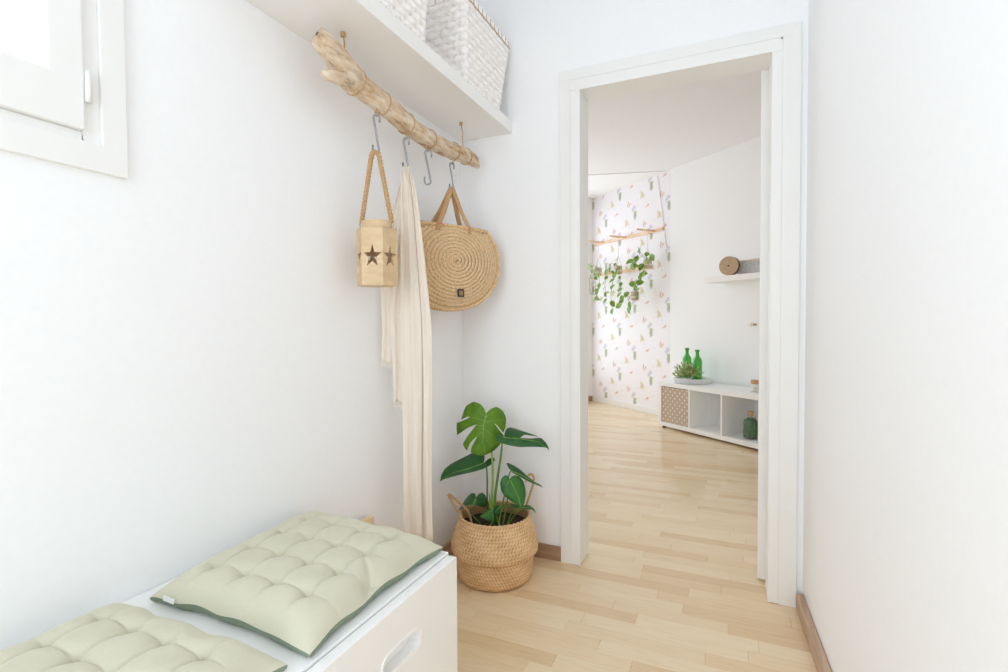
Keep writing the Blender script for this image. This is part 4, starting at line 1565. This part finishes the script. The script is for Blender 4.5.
back = Vector((0, 0.012, 0))
stalk([rootp(-0.006, 0.0), z4(455, 400, 1.885), z4(462, 200, 1.885), z4(455, 0, 1.88), z4(430, -200, 1.875), b1 + back * 1.2, b1], 0.0055, 0.003, M['rib'])
stalk([rootp(0.012, 0.004), z4(480, 420, 1.89), z4(500, 230, 1.89), z4(532, 20, 1.885), z4(546, -110, 1.875), b2], 0.0075, 0.0026)
stalk([rootp(-0.022, 0.004), z4(415, 420, 1.885), z4(414, 200, 1.88), z4(405, 100, 1.868), b3], 0.0040, 0.0024, M['leaf_mid'])
stalk([rootp(0.03, -0.03), z4(530, 520, 1.86), z4(562, 370, 1.85), z4(600, 240, 1.845), b4], 0.0042, 0.0022)
stalk([rootp(0.035, 0.0), z4(590, 400, 1.88), z4(600, 200, 1.885), b5], 0.0036, 0.0022)
stalk([rootp(-0.05, -0.02), z4(270, 500, 1.84), z4(300, 430, 1.83), b6], 0.003, 0.002)
stalk([rootp(-0.01, -0.04), z4(470, 560, 1.84), b7], 0.003, 0.002)
stalk([rootp(0.06, -0.02), z4(620, 520, 1.86), z4(640, 480, 1.862), b10], 0.003, 0.002)
stalk([rootp(0.05, 0.01), z4(680, 500, 1.875), b8], 0.003, 0.002)
stalk([rootp(0.0, -0.02), z4(500, 540, 1.86), b9], 0.003, 0.002)
# a rolled new leaf between the stalks
stalk([z4(440, 470, 1.872), z4(436, 380, 1.868), z4(428, 330, 1.862)], 0.005, 0.0012, M['rib'])

# ------------------------------------------------------------------ far room: cube shelf unit
US0, US1, UO0, UO1, UZ0, UZ1 = -3.836, -2.338, OW + 0.026, -3.548, 0.022, 0.444
un = thing('cube_shelf', W((US0 + US1) / 2, (UO0 + UO1) / 2, 0), 'low white four-cube shelf unit against the far wall', 'shelf unit')
FT = 0.038
MB().fbox(US0, US1, UO0, UO1, UZ1 - FT, UZ1).build('top_board', M['lacquer'], un, bevel=0.001)
MB().fbox(US0, US1, UO0, UO1, UZ0, UZ0 + FT).build('bottom_board', M['lacquer'], un, bevel=0.001)
MB().fbox(US0, US0 + FT, UO0, UO1, UZ0 + FT, UZ1 - FT).build('side_board', M['lacquer'], un, bevel=0.001)
MB().fbox(US1 - FT, US1, UO0, UO1, UZ0 + FT, UZ1 - FT).build('side_board', M['lacquer'], un, bevel=0.001)
cell = (US1 - US0 - 2 * FT - 3 * 0.016) / 4
for k in range(3):
    s0 = US0 + FT + (k + 1) * cell + k * 0.016
    MB().fbox(s0, s0 + 0.016, UO0, UO1 - 0.002, UZ0 + FT, UZ1 - FT).build('divider', M['lacquer'], un, bevel=0.001)
MB().fbox(US0 + 0.01, US1 - 0.01, UO0 - 0.004, UO0, UZ0 + 0.01, UZ1 - 0.01).build('back_board', M['lacquer'], un)
for s_ in (US0 + 0.05, US1 - 0.05):
    for o_ in (UO0 + 0.05, UO1 - 0.03):
        MB().lathe([(0.016, 0), (0.020, UZ0)], W(s_, o_, 0), 16).build('foot', M['foot'], un, smooth=False)
bx = thing('fabric_box', W(US0 + FT + cell / 2, -3.74, UZ0 + FT), 'beige dotted fabric box filling the end cube of the low shelf unit', 'box')
MB().fbox(US0 + FT + 0.004, US0 + FT + cell - 0.004, UO0 + 0.01, UO1 - 0.008, UZ0 + FT + 0.001, UZ1 - FT - 0.008).build('box_body', M['dot_box'], bx, bevel=0.003)
MB().fbox(US0 + FT + 0.002, US0 + FT + cell - 0.002, UO0 + 0.009, UO1 - 0.0065, UZ1 - FT - 0.014, UZ1 - FT - 0.006).build('hem', M['dot_box'], bx)

# moss bottle in the third cube
mp_ = on_plane(750.6, 436, W(0, -3.67, 0), N)
mp_.z = UZ0 + FT
mo = thing('moss_bottle', mp_, 'corked glass bottle filled with green moss inside the shelf unit', 'bottle')
MB().lathe([(0.050, 0.002), (0.058, 0.01), (0.058, 0.135), (0.050, 0.155), (0.026, 0.175), (0.020, 0.185), (0.020, 0.198), (0.024, 0.202)], mp_, 32, True, False).build('glass', M['clear_glass'], mo, smooth=True)
ms = MB().lathe([(0.02, 0.006), (0.050, 0.010), (0.054, 0.06), (0.054, 0.13), (0.045, 0.153), (0.020, 0.168), (0.004, 0.172)], mp_, 24)
for i, v in enumerate(ms.v):
    ms.v[i] = v + Vector((rg.uniform(-1, 1), rg.uniform(-1, 1), rg.uniform(-1, 1))) * 0.005
ms.build('moss', M['moss'], mo, smooth=True)
MB().lathe([(0.018, 0.184), (0.0235, 0.222), (0.0225, 0.224)], mp_, 20).build('cork', M['cork'], mo)

# tray with two green bottles and a sprig plant
tc = W(-3.602, -3.75, UZ1)
tr = thing('wicker_tray', tc, 'white wicker ring tray on the low shelf unit', 'tray')
MB().lathe([(0.01, 0.002), (0.150, 0.002), (0.152, 0.010), (0.01, 0.010)], tc, 40).build('tray_base', M['wicker_white'], tr)
for lay in range(4):
    for s__ in range(2):
        pp = []
        for k in range(96):
            q = 2 * math.pi * k / 96
            rr = 0.1535 + 0.0035 * lay + 0.007 * math.cos(k * 0.9 + s__ * math.pi + lay)
            pp.append(tc + Vector((rr * math.cos(q), rr * math.sin(q), 0.010 + lay * 0.0105 + 0.005 * math.sin(k * 0.9 + s__ * math.pi + lay))))
        MB().tube(pp, 0.0058, 6, closed=True).build('wicker_strand', M['wicker_white'], tr, smooth=True)


bottle_xy = []


def green_bottle(px_, o_, h, label):
    p = on_plane(px_, 372, W(0, o_, 0), N)
    p.z = UZ1 + 0.0105
    bottle_xy.append(p.copy())
    th = thing('glass_bottle', p, label, 'bottle', 'green bottles on the tray')
    k = h / 0.30
    MB().lathe([(0.030, 0.002), (0.0395, 0.006), (0.041, 0.02), (0.041, 0.19 * k), (0.038, 0.212 * k), (0.024, 0.232 * k), (0.0165, 0.248 * k), (0.0155, 0.285 * k), (0.019, 0.287 * k), (0.019, 0.30 * k), (0.013, 0.30 * k), (0.012, 0.28 * k)], p, 32, True, False).build('bottle_body', M['green_glass'], th, smooth=True)
    MB().lathe([(0.0185, 0.284 * k), (0.0205, 0.287 * k), (0.0205, 0.302 * k), (0.017, 0.302 * k)], p, 24, False, False).build('lip', M['green_glass'], th, smooth=True)
    return th


green_bottle(687.0, -3.787, 0.315, 'green glass bottle on the tray, partly behind the sprig plant')
green_bottle(697.3, -3.765, 0.305, 'green glass bottle standing free beside the sprig plant on the tray')
pp_ = on_plane(687.0, 374, W(0, -3.655, 0), N)
pp_.z = UZ1 + 0.0105
sp = thing('sprig_plant', pp_, 'small bushy plant with pale green tips on the wicker tray', 'plant')
MB().lathe([(0.030, 0.0), (0.040, 0.003), (0.045, 0.045), (0.041, 0.045), (0.036, 0.04), (0.005, 0.04)], pp_, 24, True, True).build('pot', M['wax'], sp, smooth=True)
fo = MB()
rg = random.Random(11)
for i in range(110):
    q = rg.uniform(0, 2 * math.pi)
    el = math.asin(rg.uniform(0.0, 1.0))
    d = Vector((math.cos(q) * math.cos(el), math.sin(q) * math.cos(el), math.sin(el)))
    L = rg.uniform(0.07, 0.135)
    base_ = pp_ + Vector((0, 0, 0.045))
    tip = base_ + d * L + Vector((0, 0, 0.015))
    sd_ = d.cross(Vector((rg.uniform(-1, 1), rg.uniform(-1, 1), rg.uniform(-1, 1)))).normalized()
    for kk in range(4):
        c_ = base_.lerp(tip, 0.45 + 0.18 * kk)
        if any((c_ - bb).to_2d().length < 0.072 for bb in bottle_xy):
            continue
        dd_ = (d + Vector((rg.uniform(-1, 1), rg.uniform(-1, 1), rg.uniform(-0.3, 1))) * 0.8).normalized()
        s2_ = dd_.cross(sd_).normalized()
        l_ = rg.uniform(0.024, 0.040)
        w_ = l_ * 0.32
        fo.add([c_, c_ + dd_ * l_ * 0.5 + s2_ * w_, c_ + dd_ * l_, c_ + dd_ * l_ * 0.5 - s2_ * w_], [(0, 1, 2, 3)])
o = fo.build('foliage', M['bush'], sp)
o['kind'] = 'stuff'
sm = MB()
for i in range(12):
    q = 2 * math.pi * i / 12
    sm.tube([pp_ + Vector((0, 0, 0.04)), pp_ + Vector((0.03 * math.cos(q), 0.03 * math.sin(q), 0.09)), pp_ + Vector((0.06 * math.cos(q), 0.06 * math.sin(q), 0.12))], 0.0016, 4)
sm.build('stems', M['stalk'], sp)['kind'] = 'stuff'
# candle jar at the other end of the unit
cj = on_plane(755.5, 383, W(0, -3.72, 0), N)
cj.z = UZ1
cn = thing('candle_jar', cj, 'clear glass candle jar with a cork lid on the low shelf unit', 'jar')
MB().lathe([(0.030, 0.001), (0.036, 0.004), (0.036, 0.060), (0.032, 0.066)], cj, 24, True, False).build('glass', M['clear_glass'], cn, smooth=True)
MB().lathe([(0.031, 0.005), (0.0335, 0.007), (0.0335, 0.035), (0.02, 0.036)], cj, 20).build('wax', M['wax'], cn, smooth=True)
MB().lathe([(0.034, 0.066), (0.037, 0.069), (0.037, 0.096), (0.034, 0.098)], cj, 24).build('lid', M['cork'], cn, bevel=0.001)

# ------------------------------------------------------------------ far wall shelf, reel and box, wall peg
tag(MB().fbox(-3.433, -2.333, OW + 0.001, OW + 0.25, 1.379, 1.429).build('wall_shelf', M['shelfwhite'], bevel=0.0012), 'white floating shelf on the far wall above the low shelf unit', 'shelf')
rc_ = on_plane(729.7, 266.5, W(0, -3.755, 0), N)
rc_.z = 1.429 + 0.083
rl = thing('wooden_reel', (rc_.x, rc_.y, 1.429), 'round wooden reel with a small centre hole standing on the far shelf', 'reel')
rn = ((CAM - rc_) * Vector((1, 1, 0))).normalized()
rn = (Matrix.Rotation(math.radians(-22), 3, 'Z') @ rn)


def disc(name, c, n_, r, t0, t1, m, parent, seg=40, bevel=0.0):
    return MB().tube([c + n_ * t0, c + n_ * t1], r, seg).build(name, m, parent, bevel=bevel)


disc('front_disc', rc_, rn, 0.0825, 0.012, 0.028, M['reel_face'], rl, 48, 0.0015)
disc('core', rc_, rn, 0.077, -0.026, 0.012, M['reel_side'], rl, 40)
disc('back_disc', rc_, rn, 0.0825, -0.034, -0.024, M['reel_face'], rl, 48, 0.0015)
disc('centre_hole', rc_, rn, 0.0075, 0.0275, 0.0286, M['dark'], rl, 12)
gb = thing('storage_box', W(-3.02, OW + 0.10, 1.429), 'mottled grey box with a beige lid edge on the far shelf', 'box')
MB().fbox(-3.16, -2.80, OW + 0.02, OW + 0.15, 1.4295, 1.545).build('box_body', M['grey_box'], gb, bevel=0.002)
MB().fbox(-3.163, -2.797, OW + 0.017, OW + 0.153, 1.545, 1.556).build('lid_edge', M['beige_edge'], gb, bevel=0.001)
pg = thing('wall_peg', W(-3.10, OW, 0.99), 'small turned wooden peg on the far wall beside the door leaf', 'peg')
a0_ = on_plane(752.5, 324.5, W(0, OW + 0.04, 0), N)
a0_ = W(a0_.dot(D), OW + 0.001, a0_.z)
MB().tube([a0_, a0_ + N * 0.05], 0.010, 14).build('peg_stem', M['reel_face'], pg)
MB().tube([a0_ + N * 0.05, a0_ + N * 0.055, a0_ + N * 0.068, a0_ + N * 0.072], [0.014, 0.019, 0.019, 0.014], 16).build('peg_head', M['wax'], pg)

# ------------------------------------------------------------------ hanging planters on wooden rails
rail = thing('plant_rail', W(-4.9, OW, 2.0), 'pale wooden rail with three arms on the floral wallpaper', 'rail')
MB().fbox(-5.45, -4.215, OW + 0.002, OW + 0.022, 2.005, 2.038).build('back_rail', M['rail_wood'], rail, bevel=0.002)
arms = (-5.245, -4.824, -4.354)
for s_ in arms:
    MB().tube([W(s_, OW + 0.02, 2.022), W(s_, OW + 0.25, 2.022)], 0.011, 12).build('arm', M['rail_wood'], rail, smooth=True)
tag(MB().fbox(-5.40, -4.385, OW + 0.002, OW + 0.020, 1.612, 1.650).build('wooden_rail', M['rail_wood'], bevel=0.002), 'lower pale wooden rail on the wallpaper behind the hanging jars', 'rail')
tag(MB().tube([W(-4.312, OW + 0.007, ZC - 0.02), W(-4.29, OW + 0.007, 2.50), W(-4.235, OW + 0.007, 2.20), W(-4.172, OW + 0.007, 1.82)], 0.0035, 8).build('wall_cable', M['white_cable'], smooth=True), 'white cable running down the floral wallpaper from the ceiling', 'cable')

PL = MB()
lf_v = [(0, 0, 0), (0.30, 0.22, 0.05), (0.36, 0.5, 0.06), (0.22, 0.8, 0.03), (0, 1.05, -0.06), (-0.22, 0.8, 0.03), (-0.36, 0.5, 0.06), (-0.30, 0.22, 0.05), (0, 0.3, 0.0), (0, 0.65, 0.0)]
lf_f = [(0, 1, 8), (1, 2, 9, 8), (2, 3, 9), (3, 4, 9), (4, 5, 9), (5, 6, 9), (6, 7, 8, 9), (7, 0, 8)]
leaf_me = bpy.data.meshes.new('pothos_leaf_blade')
leaf_me.from_pydata(lf_v, [], lf_f)
leaf_me.materials.append(M['pothos'])
leaf_me.shade_smooth()


def pothos_leaf(parent, p, size, rg_):
    o = bpy.data.objects.new('leaf', leaf_me)
    C.objects.link(o)
    o.parent = parent
    o.location = p - world_origin(parent)
    face = (N + Vector((rg_.uniform(-0.7, 0.7), rg_.uniform(-0.7, 0.7), rg_.uniform(-0.2, 0.9)))).normalized()
    yv = Vector((rg_.uniform(-1, 1), rg_.uniform(-1, 1), rg_.uniform(-1.1, 0.15)))
    yv = (yv - face * yv.dot(face)).normalized()
    xv = yv.cross(face)
    o.rotation_euler = Matrix((xv, yv, face)).transposed().to_euler()
    o.scale = (size, size, size)
    return o


def hanging_jar(px_, o_, ztop_, label, vines, n_leaf, seed, zj, big=0.10):
    rg_ = random.Random(seed)
    p = on_plane(px_, 268, W(0, o_, 0), N)
    base_ = Vector((p.x, p.y, zj))
    th = thing('hanging_jar', base_, label, 'planter', 'jars hanging on the plant rail')
    st_ = MB()
    for k in range(3):
        q = 2 * math.pi * k / 3
        st_.tube([base_ + Vector((0.047 * math.cos(q), 0.047 * math.sin(q), 0.075)), base_ + Vector((0, 0, 0.22)), Vector((base_.x, base_.y, ztop_))], 0.0028, 5)
    st_.build('string', M['macrame'], th, smooth=True)
    MB().lathe([(0.030, 0.0), (0.043, 0.004), (0.046, 0.03), (0.046, 0.085), (0.040, 0.10), (0.036, 0.10), (0.040, 0.08), (0.005, 0.075)], base_, 24, True, True).build('jar', M['woven_jar'], th, smooth=True)
    MB().lathe([(0.047, 0.030), (0.0495, 0.033), (0.0495, 0.045), (0.047, 0.048)], base_, 24, False, False).build('macrame_band', M['macrame'], th, smooth=True)
    leaves = 0
    for vpath in vines:
        pts_ = [base_ + Vector((0, 0, 0.09))]
        for (dx_, dy_, out_) in vpath:             # pixel steps -> about 12 mm each in that wall's plane
            pts_.append(base_ + D * (dx_ * 0.0125) + Vector((0, 0, 0.09 - dy_ * 0.0106)) + N * out_)
        c_ = resample(pts_, 0.02)
        MB().tube(c_, 0.0022, 5).build('vine', M['stalk'], th, smooth=True)
        for i in range(3, len(c_), 3):
            pothos_leaf(th, c_[i] + Vector((rg_.uniform(-1, 1), rg_.uniform(-1, 1), rg_.uniform(-1, 1))) * 0.018, rg_.uniform(0.6, 1.0) * big, rg_)
        pothos_leaf(th, c_[-1], big, rg_)
    return th


za = 2.013
hanging_jar(598.0, OW + 0.12, za, 'jar with trailing vine on the rail arm farthest from the white shelf', [[(-4, 2, .05), (-8, 12, .06), (-7, 30, .05)], [(4, -2, .06), (9, 4, .06), (8, 20, .06), (2, 34, .05)], [(-2, -4, .06), (-10, -1, .05)], [(2, 10, .07), (4, 24, .07)]], 18, 31, 1.600, 0.085)
hanging_jar(618.2, OW + 0.12, za, 'macrame jar with trailing vine on the middle arm of the plant rail', [[(-3, 0, .06), (-10, 8, .07), (-14, 20, .06), (-12, 36, .05)], [(3, 4, .06), (-2, 16, .06), (-5, 30, .06), (-4, 46, .05)], [(5, 2, .06), (8, 14, .06), (10, 30, .06)], [(-4, -4, .06), (-8, 2, .07)]], 20, 32, 1.585, 0.09)
hanging_jar(647.6, OW + 0.12, za, 'jar with large trailing leaves on the rail arm next to the plain white wall', [[(-4, -6, .07), (-10, -4, .08), (-13, 4, .08)], [(4, -3, .07), (10, 0, .08), (15, -2, .07)], [(-3, 6, .06), (-6, 20, .06), (-10, 32, .06)], [(2, 8, .06), (-4, 18, .07), (-14, 22, .06)], [(-3, -8, .07), (-5, -14, .07)]], 22, 33, 1.605, 0.105)
hanging_jar(635.0, OW + 0.18, 1.63, 'lower macrame jar with trailing vine hanging in front of the lower rail', [[(-4, 0, .06), (-10, 4, .06), (-13, 12, .05)], [(-2, 4, .06), (-3, 14, .06)], [(4, -2, .06), (7, -8, .06)]], 10, 34, 1.262, 0.095)
